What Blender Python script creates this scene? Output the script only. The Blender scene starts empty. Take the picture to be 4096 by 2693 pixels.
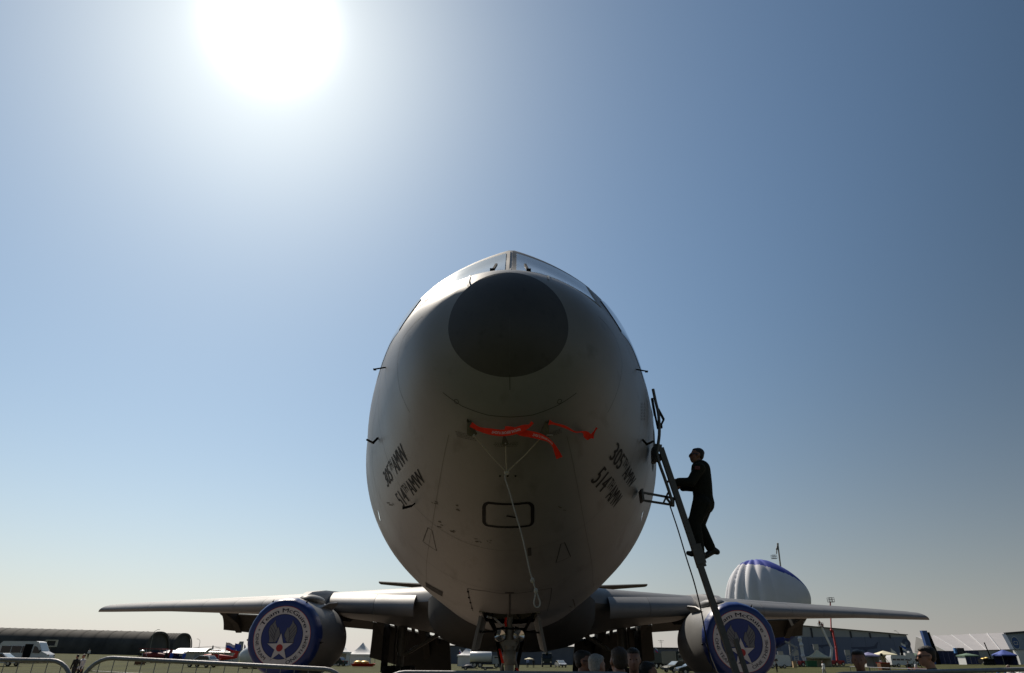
import bpy, bmesh, math, random
import numpy as np
from mathutils import Vector, Matrix
from mathutils.bvhtree import BVHTree
random.seed(7)
R = math.radians
SC = bpy.context.scene
COL = SC.collection

# ------------------------------------------------------------------ camera
FPX = 2650.0                                   # focal length in photograph pixels
CAM = Vector((0, 0, 1.65))
PITCH = math.atan(1290 / FPX)
ROLL = 0.0101
FWD = Vector((0, math.cos(PITCH), math.sin(PITCH)))
UP0 = Vector((0, -math.sin(PITCH), math.cos(PITCH)))
RT0 = Vector((1, 0, 0))
UPV = UP0 * math.cos(ROLL) - RT0 * math.sin(ROLL)
RTV = RT0 * math.cos(ROLL) + UP0 * math.sin(ROLL)
cd = bpy.data.cameras.new("camera")
cd.sensor_width = 36.0
cd.lens = FPX / 4096 * 36.0
cd.clip_start = 0.1
cd.clip_end = 12000
co = bpy.data.objects.new("camera", cd)
COL.objects.link(co)
co.matrix_world = Matrix(((RTV.x, UPV.x, -FWD.x, CAM.x), (RTV.y, UPV.y, -FWD.y, CAM.y), (RTV.z, UPV.z, -FWD.z, CAM.z), (0, 0, 0, 1)))
SC.camera = co


def ray(x, y):
    return FWD + RTV * ((x - 2048) / FPX) + UPV * ((1346.5 - y) / FPX)


def at(x, y, d):
    """the point seen at photograph pixel (x, y) that lies d metres ahead of the camera"""
    r = ray(x, y)
    return CAM + r * (d / r.y)


# ------------------------------------------------------------------ sun, sky, exposure
SUN = ray(1087, 95).normalized()
SUN_EL = math.asin(SUN.z)
SUN_AZ = math.atan2(SUN.x, SUN.y)
sl = bpy.data.lights.new("sun", 'SUN')
sl.energy = 4.6
sl.angle = R(0.53)
sl.color = (1.0, 0.90, 0.77)
so = bpy.data.objects.new("sun", sl)
COL.objects.link(so)
so.rotation_euler = SUN.to_track_quat('Z', 'Y').to_euler()

wd = bpy.data.worlds.new("World")
SC.world = wd
wd.use_nodes = True
nt = wd.node_tree
nt.nodes.clear()


def N(tree, kind, **kw):
    n = tree.nodes.new(kind)
    for k, v in kw.items():
        setattr(n, k, v)
    return n


sky = N(nt, 'ShaderNodeTexSky')
sky.sky_type = 'NISHITA'
sky.sun_disc = False
sky.sun_elevation = SUN_EL
sky.sun_rotation = SUN_AZ
sky.altitude = 150
sky.air_density = 1.0
sky.dust_density = 0.8
sky.ozone_density = 2.0
bg = N(nt, 'ShaderNodeBackground')
bg.inputs[1].default_value = 0.075
# the sun's aureole: hazy air scattering the light forward around the sun's direction
tc = N(nt, 'ShaderNodeTexCoord')
dt = N(nt, 'ShaderNodeVectorMath', operation='DOT_PRODUCT')
dt.inputs[1].default_value = SUN
nt.links.new(tc.outputs['Generated'], dt.inputs[0])
ac = N(nt, 'ShaderNodeMath', operation='ARCCOSINE')
nt.links.new(dt.outputs['Value'], ac.inputs[0])


def lobe(width, power, amp):
    a = N(nt, 'ShaderNodeMath', operation='DIVIDE')
    a.inputs[1].default_value = R(width)
    nt.links.new(ac.outputs[0], a.inputs[0])
    b = N(nt, 'ShaderNodeMath', operation='POWER')
    b.inputs[1].default_value = power
    nt.links.new(a.outputs[0], b.inputs[0])
    c = N(nt, 'ShaderNodeMath', operation='MULTIPLY')
    c.inputs[1].default_value = -1
    nt.links.new(b.outputs[0], c.inputs[0])
    e = N(nt, 'ShaderNodeMath', operation='EXPONENT')
    nt.links.new(c.outputs[0], e.inputs[0])
    m = N(nt, 'ShaderNodeMath', operation='MULTIPLY')
    m.inputs[1].default_value = amp
    nt.links.new(e.outputs[0], m.inputs[0])
    return m


l1 = lobe(2.9, 2.1, 3.0)
l2 = lobe(7.0, 1.0, 0.14)
ad = N(nt, 'ShaderNodeMath', operation='ADD')
nt.links.new(l1.outputs[0], ad.inputs[0])
nt.links.new(l2.outputs[0], ad.inputs[1])
bg2 = N(nt, 'ShaderNodeBackground')
bg2.inputs[0].default_value = (1.0, 0.985, 0.95, 1)
nt.links.new(ad.outputs[0], bg2.inputs[1])
# dusty summer haze low over the airfield: pale grey, brighter towards the sun
sx = N(nt, 'ShaderNodeSeparateXYZ')
nt.links.new(tc.outputs['Generated'], sx.inputs[0])


def mnode(op, a, b=None):
    m = N(nt, 'ShaderNodeMath', operation=op)
    for i, v in ((0, a), (1, b)):
        if v is None:
            continue
        if isinstance(v, (int, float)):
            m.inputs[i].default_value = v
        else:
            nt.links.new(v, m.inputs[i])
    return m.outputs[0]


el = mnode('MAXIMUM', sx.outputs['Z'], 0.0)
veil = mnode('MULTIPLY', mnode('EXPONENT', mnode('MULTIPLY', el, -1 / 0.115)), 0.90)
hb = mnode('ADD', mnode('MULTIPLY', mnode('EXPONENT', mnode('DIVIDE', ac.outputs[0], -R(26))), 3.6), 0.20)
hz = N(nt, 'ShaderNodeVectorMath', operation='SCALE')
hz.inputs[0].default_value = (1.0 / 0.075, 0.925 / 0.075, 0.89 / 0.075)
nt.links.new(hb, hz.inputs['Scale'])
hm = N(nt, 'ShaderNodeMix', data_type='RGBA')
nt.links.new(veil, hm.inputs[0])
# forward scattering: the whole sky is brighter towards the sun and deeper blue away from it
fs = mnode('ADD', mnode('MULTIPLY', mnode('EXPONENT', mnode('MULTIPLY', mnode('POWER', mnode('DIVIDE', ac.outputs[0], R(56)), 5.0), -1.0)), 0.70), 0.50)
st_ = N(nt, 'ShaderNodeVectorMath', operation='MULTIPLY')
st_.inputs[1].default_value = (0.91, 1.03, 1.0)
nt.links.new(sky.outputs[0], st_.inputs[0])
sk2 = N(nt, 'ShaderNodeVectorMath', operation='SCALE')
nt.links.new(st_.outputs[0], sk2.inputs[0])
nt.links.new(fs, sk2.inputs['Scale'])
nt.links.new(sk2.outputs[0], hm.inputs[6])
nt.links.new(hz.outputs[0], hm.inputs[7])
nt.links.new(hm.outputs[2], bg.inputs[0])
asd = N(nt, 'ShaderNodeAddShader')
nt.links.new(bg.outputs[0], asd.inputs[0])
nt.links.new(bg2.outputs[0], asd.inputs[1])
wo = N(nt, 'ShaderNodeOutputWorld')
nt.links.new(asd.outputs[0], wo.inputs[0])

SC.view_settings.view_transform = 'Standard'
SC.view_settings.look = 'None'
SC.view_settings.exposure = 0.0
SC.view_settings.gamma = 1.0
SC.view_settings.use_curve_mapping = False
SC.render.engine = 'CYCLES'
SC.cycles.max_bounces = 8


# ------------------------------------------------------------------ materials
MATS = {}


def mat(name, col, rough=0.6, metal=0.0, var=0.12, scale=6.0, bump=0.0, bscale=40.0, emit=None, trans=0.0, coat=0.0, spec=None, dirt=None):
    if name in MATS:
        return MATS[name]
    m = bpy.data.materials.new(name)
    m.use_nodes = True
    t = m.node_tree
    b = t.nodes['Principled BSDF']
    b.inputs['Roughness'].default_value = rough
    b.inputs['Metallic'].default_value = metal
    if coat:
        b.inputs['Coat Weight'].default_value = coat
        b.inputs['Coat Roughness'].default_value = 0.08
    if spec is not None:
        b.inputs['Specular IOR Level'].default_value = spec
    if trans:
        b.inputs['Transmission Weight'].default_value = trans
    c = (*col, 1)
    tcn = N(t, 'ShaderNodeTexCoord')
    if var > 0:
        n = N(t, 'ShaderNodeTexNoise')
        n.inputs['Scale'].default_value = scale
        n.inputs['Detail'].default_value = 6
        n.inputs['Roughness'].default_value = 0.62
        t.links.new(tcn.outputs['Object'], n.inputs['Vector'])
        rp = N(t, 'ShaderNodeValToRGB')
        rp.color_ramp.elements[0].position = 0.3
        rp.color_ramp.elements[1].position = 0.7
        rp.color_ramp.elements[0].color = (*[x * (1 - var) for x in col], 1)
        rp.color_ramp.elements[1].color = (*[min(1, x * (1 + var)) for x in col], 1)
        t.links.new(n.outputs['Fac'], rp.inputs['Fac'])
        out = rp.outputs['Color']
        if dirt:
            n2 = N(t, 'ShaderNodeTexNoise')
            n2.inputs['Scale'].default_value = scale * 3.1
            n2.inputs['Detail'].default_value = 8
            mp = N(t, 'ShaderNodeMapping')
            mp.inputs['Scale'].default_value = (1, 0.25, 1)
            t.links.new(tcn.outputs['Object'], mp.inputs['Vector'])
            t.links.new(mp.outputs['Vector'], n2.inputs['Vector'])
            r2 = N(t, 'ShaderNodeValToRGB')
            r2.color_ramp.elements[0].position = 0.58
            r2.color_ramp.elements[1].position = 0.78
            t.links.new(n2.outputs['Fac'], r2.inputs['Fac'])
            mx = N(t, 'ShaderNodeMix', data_type='RGBA')
            mx.inputs[7].default_value = (*dirt, 1)
            t.links.new(r2.outputs['Color'], mx.inputs[0])
            t.links.new(out, mx.inputs[6])
            out = mx.outputs[2]
        t.links.new(out, b.inputs['Base Color'])
        rr = N(t, 'ShaderNodeMapRange')
        rr.inputs[3].default_value = max(0.02, rough - 0.07)
        rr.inputs[4].default_value = min(1, rough + 0.09)
        t.links.new(n.outputs['Fac'], rr.inputs[0])
        t.links.new(rr.outputs[0], b.inputs['Roughness'])
    else:
        b.inputs['Base Color'].default_value = c
    if bump > 0:
        nb = N(t, 'ShaderNodeTexNoise')
        nb.inputs['Scale'].default_value = bscale
        nb.inputs['Detail'].default_value = 5
        t.links.new(tcn.outputs['Object'], nb.inputs['Vector'])
        bp = N(t, 'ShaderNodeBump')
        bp.inputs['Strength'].default_value = bump
        bp.inputs['Distance'].default_value = 0.02
        t.links.new(nb.outputs['Fac'], bp.inputs['Height'])
        t.links.new(bp.outputs['Normal'], b.inputs['Normal'])
    MATS[name] = m
    return m


GREY = mat('aircraft_grey', (0.195, 0.193, 0.19), 0.46, 0, 0.10, 1.1, 0.04, 2.2, dirt=(0.12, 0.115, 0.105))
GREYW = mat('wing_grey', (0.165, 0.165, 0.163), 0.5, 0, 0.10, 0.9, 0.03, 2.0)
SLATG = mat('slat_grey', (0.185, 0.185, 0.185), 0.52, 0, 0.08, 1.2)
SHADEG = mat('shaded_grey', (0.034, 0.034, 0.032), 0.7, 0, 0.2, 1.6, spec=0.12)  # aircraft grey darkened: shade below wings and belly put into the colour
RADOME = mat('radome_black', (0.056, 0.055, 0.055), 0.58, 0, 0.14, 3.0, 0.03, 9, dirt=(0.034, 0.033, 0.032))
BLACKP = mat('black_paint', (0.010, 0.010, 0.010), 0.6, 0, 0.2, 12, spec=0.12)
SEAMM = mat('seam_dark', (0.035, 0.034, 0.032), 0.7, 0, 0.2, 9)
MARKP = mat('stencil_grey', (0.055, 0.053, 0.05), 0.6, 0, 0.2, 12)
WELL = mat('wheel_well', (0.16, 0.17, 0.13), 0.6, 0, 0.2, 4)
GLASS = mat('window_glass', (0.22, 0.27, 0.30), 0.16, 0, 0.05, 2, coat=0.6)
DGLASS = mat('dark_glass', (0.01, 0.011, 0.013), 0.05, 0, 0, coat=0.5)
STRIP = mat('strip_pale', (0.5, 0.48, 0.42), 0.5, 0, 0.1, 20)
STEEL = mat('steel', (0.45, 0.45, 0.45), 0.3, 0.9, 0.1, 12)
GEARG = mat('gear_grey', (0.20, 0.19, 0.165), 0.4, 0.1, 0.15, 9, dirt=(0.1, 0.09, 0.08))
RUBBER = mat('tyre_rubber', (0.02, 0.02, 0.02), 0.8, 0, 0.2, 8, 0.2, 30)
LENS = mat('lamp_lens', (0.75, 0.75, 0.72), 0.12, 0.85, 0.1, 8)
RED = mat('red_ribbon', (0.96, 0.045, 0.02), 0.8, 0, 0.12, 14, 0.4, 60, spec=0.08)
REDP = mat('red_paint', (0.55, 0.03, 0.02), 0.5, 0, 0.1, 9)
WHITEL = mat('white_letter', (0.8, 0.78, 0.74), 0.6, 0, 0.05, 9)
ROPE = mat('rope', (0.42, 0.39, 0.33), 0.85, 0, 0.15, 60, 0.4, 200)
CANVAS = mat('olive_canvas', (0.11, 0.095, 0.055), 0.9, 0, 0.2, 18, 0.3, 60)
COVB = mat('cover_blue', (0.012, 0.035, 0.17), 0.32, 0, 0.14, 3.0, 0.25, 5)
COVD = mat('emblem_blue', (0.016, 0.035, 0.19), 0.42, 0, 0.10, 3.5, 0.12, 8)
COVW = mat('cover_white', (0.62, 0.60, 0.60), 0.45, 0, 0.06, 3.5, 0.12, 8)
COVG = mat('emblem_grey', (0.17, 0.175, 0.19), 0.5, 0, 0.1, 6)
COVR = mat('emblem_red', (0.42, 0.02, 0.02), 0.5, 0, 0.1, 6)
NAVY = mat('navy_letter', (0.012, 0.016, 0.045), 0.5, 0, 0.1, 6)
ALU = mat('barrier_zinc', (0.25, 0.25, 0.26), 0.55, 0.35, 0.15, 18, 0.1, 60)
WIRE = mat('barrier_wire', (0.30, 0.30, 0.31), 0.45, 0.6, 0.15, 18)
LADM = mat('ladder_metal', (0.115, 0.11, 0.10), 0.5, 0.35, 0.15, 9, dirt=(0.06, 0.055, 0.05))
SKIN = mat('skin', (0.42, 0.22, 0.15), 0.5, 0, 0.08, 14, 0.08, 60)
SKIN2 = mat('skin_shaded', (0.24, 0.115, 0.075), 0.5, 0, 0.08, 14, 0.08, 60)  # skin darkened in colour to stand for faces in shade
HAIRB = mat('hair_black', (0.012, 0.010, 0.009), 0.55, 0, 0.3, 60, 0.6, 90)
HAIRG = mat('hair_grey', (0.32, 0.31, 0.29), 0.6, 0, 0.35, 60, 0.6, 90)
HAIRN = mat('hair_brown', (0.04, 0.025, 0.016), 0.6, 0, 0.3, 60, 0.6, 90)
FLIGHT = mat('flight_suit', (0.020, 0.022, 0.017), 0.9, 0, 0.25, 12, 1.0, 11, spec=0.15)
BOOT = mat('boot_black', (0.012, 0.012, 0.012), 0.5, 0, 0.2, 18)
SHIRTB = mat('shirt_blue', (0.27, 0.33, 0.55), 0.85, 0, 0.08, 9, 0.3, 20)
SHIRTW = mat('shirt_white', (0.72, 0.71, 0.70), 0.85, 0, 0.06, 9, 0.3, 20)
SHIRTK = mat('shirt_black', (0.015, 0.016, 0.016), 0.85, 0, 0.2, 9, 0.3, 20)
CAMO = mat('camo_cloth', (0.10, 0.115, 0.10), 0.9, 0, 0.7, 9, 0.2, 20)
TROUS = mat('trouser_dark', (0.03, 0.03, 0.035), 0.85, 0, 0.2, 9)
LENSD = mat('sunglass', (0.004, 0.004, 0.005), 0.08, 0, 0)
WHITE = mat('white_paint', (0.75, 0.75, 0.75), 0.35, 0, 0.05, 2, coat=0.2)
TENTW = mat('tent_white', (0.76, 0.76, 0.75), 0.75, 0, 0.05, 0.8, 0.2, 1.2)
TENTY = mat('tent_cream', (0.78, 0.72, 0.50), 0.75, 0, 0.05, 0.8, 0.2, 1.2)
TENTB = mat('tent_blue', (0.06, 0.10, 0.36), 0.75, 0, 0.08, 0.8)
TENTL = mat('tent_lilac', (0.20, 0.20, 0.36), 0.75, 0, 0.08, 0.8)
TENTG = mat('tent_green', (0.12, 0.19, 0.13), 0.8, 0, 0.1, 0.8)
DBLUE = mat('hoarding_navy', (0.012, 0.022, 0.085), 0.7, 0, 0.12, 0.5)
PYB = mat('pylon_blue', (0.06, 0.12, 0.32), 0.55, 0, 0.08, 0.7)
BALW = mat('balloon_white', (0.68, 0.68, 0.71), 0.75, 0, 0.05, 0.25, 0.15, 0.7)
BALB = mat('balloon_blue', (0.035, 0.06, 0.36), 0.7, 0, 0.08, 0.3)
OLIVE = mat('truck_green', (0.028, 0.034, 0.022), 0.6, 0, 0.2, 1.5)
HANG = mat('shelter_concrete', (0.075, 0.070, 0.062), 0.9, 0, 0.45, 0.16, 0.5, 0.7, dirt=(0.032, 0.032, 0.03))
HBLUE = mat('hangar_blue', (0.17, 0.20, 0.29), 0.6, 0, 0.05, 0.2)  # lightened: distant haze put into the colour
HPRINT = mat('hangar_print', (0.075, 0.09, 0.15), 0.6, 0, 0.1, 0.3)
HGREY = mat('hangar_grey', (0.38, 0.39, 0.39), 0.6, 0, 0.06, 0.2)  # lightened along with the hangar blue to paint in haze
HCEN = mat('wall_slate', (0.12, 0.135, 0.175), 0.7, 0, 0.07, 0.2)  # slate lifted in tone, haze included in the colour
TRIM = mat('trim_dark', (0.035, 0.035, 0.045), 0.6, 0, 0.1, 1)
LGREY = mat('lift_grey', (0.40, 0.40, 0.40), 0.5, 0.2, 0.1, 2)
LRED = mat('lift_red', (0.42, 0.03, 0.03), 0.5, 0, 0.1, 2)
ORANGE = mat('orange', (0.6, 0.16, 0.03), 0.6, 0, 0.1, 2)
POLE = mat('lamp_pole', (0.22, 0.22, 0.21), 0.6, 0.2, 0.1, 3)
WOODB = mat('basket_wicker', (0.20, 0.085, 0.035), 0.8, 0, 0.25, 9, 0.5, 30)
GREENP = mat('green_box', (0.03, 0.14, 0.05), 0.6, 0, 0.1, 2)
FWHITE = mat('flag_white', (0.8, 0.8, 0.8), 0.8, 0, 0.04, 3)
FBLUE = mat('flag_blue', (0.03, 0.10, 0.5), 0.8, 0, 0.04, 3)
FRED = mat('flag_red', (0.6, 0.03, 0.03), 0.8, 0, 0.04, 3)
LBLUE = mat('light_blue', (0.10, 0.28, 0.62), 0.6, 0, 0.06, 3)
YELL = mat('yellow_metal', (0.62, 0.42, 0.10), 0.4, 0.3, 0.2, 1.5)
CREAM = mat('cabin_cream', (0.55, 0.53, 0.46), 0.6, 0, 0.08, 1)


# ------------------------------------------------------------------ mesh builder
class MB:
    def __init__(self):
        self.v, self.f, self.smooth = [], [], []

    def add(self, vs, fs, smooth=False):
        o = len(self.v)
        self.v += [tuple(p) for p in vs]
        self.f += [tuple(i + o for i in f) for f in fs]
        self.smooth += [smooth] * len(fs)
        return self

    def box(self, c, s, rz=0.0):
        x, y, z = [k / 2 for k in s]
        pts = [Vector((a * x, b * y, d * z)) for a in (-1, 1) for b in (-1, 1) for d in (-1, 1)]
        if rz:
            m = Matrix.Rotation(rz, 3, 'Z')
            pts = [m @ q for q in pts]
        c = Vector(c)
        return self.add([q + c for q in pts], [(0, 1, 3, 2), (4, 6, 7, 5), (0, 4, 5, 1), (2, 3, 7, 6), (0, 2, 6, 4), (1, 5, 7, 3)])

    def bar(self, a, b, w, h, up=(0, 0, 1)):
        a, b = Vector(a), Vector(b)
        d = (b - a).normalized()
        u = Vector(up)
        if abs(d.dot(u)) > 0.98:
            u = Vector((0, 1, 0))
        s = d.cross(u).normalized() * (w / 2)
        t = s.cross(d).normalized() * (h / 2)
        vs = [a - s - t, a + s - t, a + s + t, a - s + t, b - s - t, b + s - t, b + s + t, b - s + t]
        return self.add(vs, [(0, 1, 2, 3), (7, 6, 5, 4), (0, 4, 5, 1), (1, 5, 6, 2), (2, 6, 7, 3), (3, 7, 4, 0)])

    def tube(self, pts, r, n=8, caps=True):
        pts = [Vector(q) for q in pts]
        k = len(pts)
        rs = r if isinstance(r, (list, tuple)) else [r] * k
        vs, fs = [], []
        prev = None
        for i, q in enumerate(pts):
            d = (pts[min(i + 1, k - 1)] - pts[max(i - 1, 0)]).normalized()
            if prev is None:
                u = Vector((0, 0, 1)) if abs(d.z) < 0.9 else Vector((1, 0, 0))
                u = (u - d * u.dot(d)).normalized()
            else:
                u = (prev - d * prev.dot(d)).normalized()
            prev = u
            w = d.cross(u)
            for j in range(n):
                a = 2 * math.pi * j / n
                vs.append(q + (u * math.cos(a) + w * math.sin(a)) * rs[i])
        for i in range(k - 1):
            for j in range(n):
                fs.append((i * n + j, i * n + (j + 1) % n, (i + 1) * n + (j + 1) % n, (i + 1) * n + j))
        self.add(vs, fs, True)
        if caps:
            o = len(self.v) - len(vs)
            self.f += [tuple(o + j for j in reversed(range(n))), tuple(o + (k - 1) * n + j for j in range(n))]
            self.smooth += [False, False]
        return self

    def lathe(self, prof, c=(0, 0, 0), axis='Y', n=48, caps=(False, False)):
        """prof: list of (along, radius)"""
        vs, fs = [], []
        c = Vector(c)
        for a, r in prof:
            for j in range(n):
                t = 2 * math.pi * j / n
                p, q = r * math.cos(t), r * math.sin(t)
                vs.append(c + (Vector((p, a, q)) if axis == 'Y' else Vector((a, p, q)) if axis == 'X' else Vector((p, q, a))))
        for i in range(len(prof) - 1):
            for j in range(n):
                fs.append((i * n + j, i * n + (j + 1) % n, (i + 1) * n + (j + 1) % n, (i + 1) * n + j))
        self.add(vs, fs, True)
        o = len(self.v) - len(vs)
        if caps[0]:
            self.f.append(tuple(o + j for j in range(n))); self.smooth.append(False)
        if caps[1]:
            self.f.append(tuple(o + (len(prof) - 1) * n + j for j in range(n))); self.smooth.append(False)
        return self

    def prism(self, poly, y0, y1, top=None):
        """outline in (x, z) extruded along y; top(x,z)->inset of half width"""
        n = len(poly)
        cy = (y0 + y1) / 2
        def yy(y, x, z):
            if not top:
                return y
            k = top(x, z)
            return cy + (y - cy) * k
        vs = [Vector((x, yy(y0, x, z), z)) for x, z in poly] + [Vector((x, yy(y1, x, z), z)) for x, z in poly]
        fs = [tuple(range(n)), tuple(reversed(range(n, 2 * n)))]
        fs += [(i, i + n, (i + 1) % n + n, (i + 1) % n) for i in range(n)]
        return self.add(vs, fs)

    def grid(self, rows, smooth=True, closed=False):
        h, w = len(rows), len(rows[0])
        vs = [p for r in rows for p in r]
        fs = []
        for i in range(h - 1):
            for j in range(w if closed else w - 1):
                fs.append((i * w + j, i * w + (j + 1) % w, (i + 1) * w + (j + 1) % w, (i + 1) * w + j))
        return self.add(vs, fs, smooth)

    def solid_grid(self, front, back, smooth=True):
        """two matching grids closed round their rim"""
        h, w = len(front), len(front[0])
        o = len(self.v)
        self.grid(front, smooth)
        self.grid([list(reversed(r)) for r in back], smooth)
        b = o + h * w
        F = lambda i, j: o + i * w + j
        B = lambda i, j: b + i * w + (w - 1 - j)
        fs = []
        for i in range(h - 1):
            fs += [(F(i, 0), F(i + 1, 0), B(i + 1, 0), B(i, 0)), (F(i + 1, w - 1), F(i, w - 1), B(i, w - 1), B(i + 1, w - 1))]
        for j in range(w - 1):
            fs += [(F(0, j + 1), F(0, j), B(0, j), B(0, j + 1)), (F(h - 1, j), F(h - 1, j + 1), B(h - 1, j + 1), B(h - 1, j))]
        self.f += fs
        self.smooth += [False] * len(fs)
        return self

    def sphere(self, c, r, nu=12, nv=8):
        c = Vector(c)
        rr = r if isinstance(r, (tuple, list)) else (r, r, r)
        rows = []
        for i in range(nv + 1):
            t = math.pi * i / nv
            rows.append([c + Vector((math.sin(t) * math.cos(2 * math.pi * j / nu) * rr[0], math.sin(t) * math.sin(2 * math.pi * j / nu) * rr[1], math.cos(t) * rr[2])) for j in range(nu)])
        return self.grid(rows, True, True)

    def mesh(self, name):
        me = bpy.data.meshes.new(name)
        me.from_pydata(self.v, [], self.f)
        me.validate()
        if len(me.polygons) == len(self.smooth):
            me.polygons.foreach_set('use_smooth', self.smooth)
        bm = bmesh.new()
        bm.from_mesh(me)
        bmesh.ops.remove_doubles(bm, verts=bm.verts, dist=1e-5)
        bmesh.ops.recalc_face_normals(bm, faces=bm.faces)
        bm.to_mesh(me)
        bm.free()
        me.set_sharp_from_angle(angle=R(48))
        return me


def tag(o, label=None, cat=None, group=None, kind=None):
    for k, v in (('label', label), ('category', cat), ('group', group), ('kind', kind)):
        if v:
            o[k] = v
    return o


def link(name, me, material, parent=None):
    o = bpy.data.objects.new(name, me)
    COL.objects.link(o)
    if material and not me.materials:
        for m in (material if isinstance(material, (list, tuple)) else [material]):
            me.materials.append(m)
    if parent:
        o.parent = parent
    return o


def obj(name, mb, material, parent=None, label=None):
    o = link(name, mb.mesh(name) if isinstance(mb, MB) else mb, material, parent)
    if label:
        o['label'] = label
    return o


def thing(name, label, cat, loc=(0, 0, 0), rz=0.0, group=None):
    o = bpy.data.objects.new(name, None)
    o.empty_display_size = 0.2
    COL.objects.link(o)
    o.location = loc
    o.rotation_euler = (0, 0, rz)
    return tag(o, label, cat, group)


def struct(name, mb, m):
    return tag(obj(name, mb, m), kind='structure')


def copy_tree(o, parent=None, _d=0):
    c = o.copy()
    COL.objects.link(c)
    c.parent = parent
    for ch in list(o.children):
        copy_tree(ch, c, _d + 1)
    return c


def text_mesh(s, bold=0.0, extr=0.0):
    """flat mesh of a string: baseline on y = 0, starting at x = 0, cap height 1"""
    cu = bpy.data.curves.new("t", 'FONT')
    cu.body = s
    cu.size = 1.0
    cu.resolution_u = 3
    ob = bpy.data.objects.new("t", cu)
    COL.objects.link(ob)
    dg = bpy.context.evaluated_depsgraph_get()
    me = bpy.data.meshes.new_from_object(ob.evaluated_get(dg))
    bpy.data.objects.remove(ob)
    bpy.data.curves.remove(cu)
    vs = np.array([v.co[:2] for v in me.vertices])
    fs = [tuple(p.vertices) for p in me.polygons]
    bpy.data.meshes.remove(me)
    cap = 0.73
    vs = vs / cap
    vs[:, 0] -= vs[:, 0].min()
    if bold:           # heavier stroke: the same outline twice, a hair apart
        n = len(vs)
        vs = np.concatenate([vs, vs + np.array([bold, 0])])
        fs = fs + [tuple(i + n for i in f) for f in fs]
    return vs, fs


def subdivide(vs, fs, maxlen):
    """split triangles until no edge is longer than maxlen (vs are 2-D)"""
    bm = bmesh.new()
    bv = [bm.verts.new((p[0], p[1], 0)) for p in vs]
    for f in fs:
        try:
            bm.faces.new([bv[i] for i in f])
        except ValueError:
            pass
    bmesh.ops.triangulate(bm, faces=bm.faces)
    for _ in range(5):
        es = [e for e in bm.edges if e.calc_length() > maxlen]
        if not es:
            break
        bmesh.ops.subdivide_edges(bm, edges=es, cuts=1)
        bmesh.ops.triangulate(bm, faces=bm.faces)
    bm.verts.index_update()
    out = [tuple(v.co[:2]) for v in bm.verts], [tuple(v.index for v in f.verts) for f in bm.faces]
    bm.free()
    return out


TXT = {s: text_mesh(s, b) for s, b in (("305", .07), ("514", .07), ("TH", .03), ("AMW", .06), ("Team McGuire", .05), ("ONE TEAM", .04), ("ONE THEME", .04), ("REMOVE BEFORE FLIGHT", 0), ("C3", .0), ("techno", .0))}


def sm(a, b, x):
    t = min(1, max(0, (x - a) / (b - a)))
    return t * t * (3 - 2 * t)


def interp(x, xs, ys):
    return float(np.interp(x, xs, ys))


# ------------------------------------------------------------------ ground
def gz(x, y):
    basin = 4.0 * math.tanh(0.0135 * (math.sqrt(x * x + 225) - 15) / 4.0) * sm(70, 120, y)
    verge = 0.44 * (1 - sm(6.3, 6.8, y))
    return basin + verge


def axis_steps(lo, hi, marks):
    out = sorted(set([lo, hi] + marks))
    return [v for v in out if lo <= v <= hi]


gx = axis_steps(-6000, 6000, [-4000, -2500, -1600, -1000, -700, -500, -400, -330, -280] + list(range(-240, 241, 12)) + [280, 330, 400, 500, 700, 1000, 1600, 2500, 4000])
gy = axis_steps(-60, 9000, [-40, -20, -10, -4, 0, 2, 4, 6, 6.3, 6.42, 6.55, 6.68, 6.8, 7.2, 8, 10, 14, 20, 30, 40, 50, 60, 70] + list(range(74, 130, 6)) + list(range(130, 460, 15)) + [480, 520, 600, 700, 850, 1000, 1400, 2000, 3000, 4500, 6500])
g = MB().grid([[Vector((x, y, gz(x, y))) for x in gx] for y in gy])
GRASS = mat('grass_ground', (0.058, 0.060, 0.020), 0.95, 0, 0.4, 0.22, 0.8, 1.7, dirt=(0.085, 0.070, 0.030), spec=0.1)
struct('ground', g, GRASS)
CONC = mat('apron_concrete', (0.19, 0.145, 0.105), 0.9, 0, 0.10, 0.35, 0.2, 6, dirt=(0.13, 0.10, 0.075))
ap = MB()
SLAB = 6.0
slab_mb = None
ax0, ax1, ay0, ay1 = -60, 60, 7.0, 67.0
ap.grid([[Vector((x, y, 0.004)) for x in np.linspace(ax0, ax1, 21)] for y in np.linspace(ay0, ay1, 11)], False)
apron = struct('apron', ap, CONC)
jm = MB()
for i in range(1, 20):
    x = ax0 + i * 6
    jm.add([(x - .02, ay0, .008), (x + .02, ay0, .008), (x + .02, ay1, .008), (x - .02, ay1, .008)], [(0, 1, 2, 3)])
for i in range(1, 10):
    y = ay0 + i * 6
    jm.add([(ax0, y - .02, .012), (ax1, y - .02, .012), (ax1, y + .02, .012), (ax0, y + .02, .012)], [(0, 1, 2, 3)])
obj('slab_joint', jm, mat('joint_tar', (0.03, 0.03, 0.03), 0.9, 0, 0.1, 3), apron)

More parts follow.
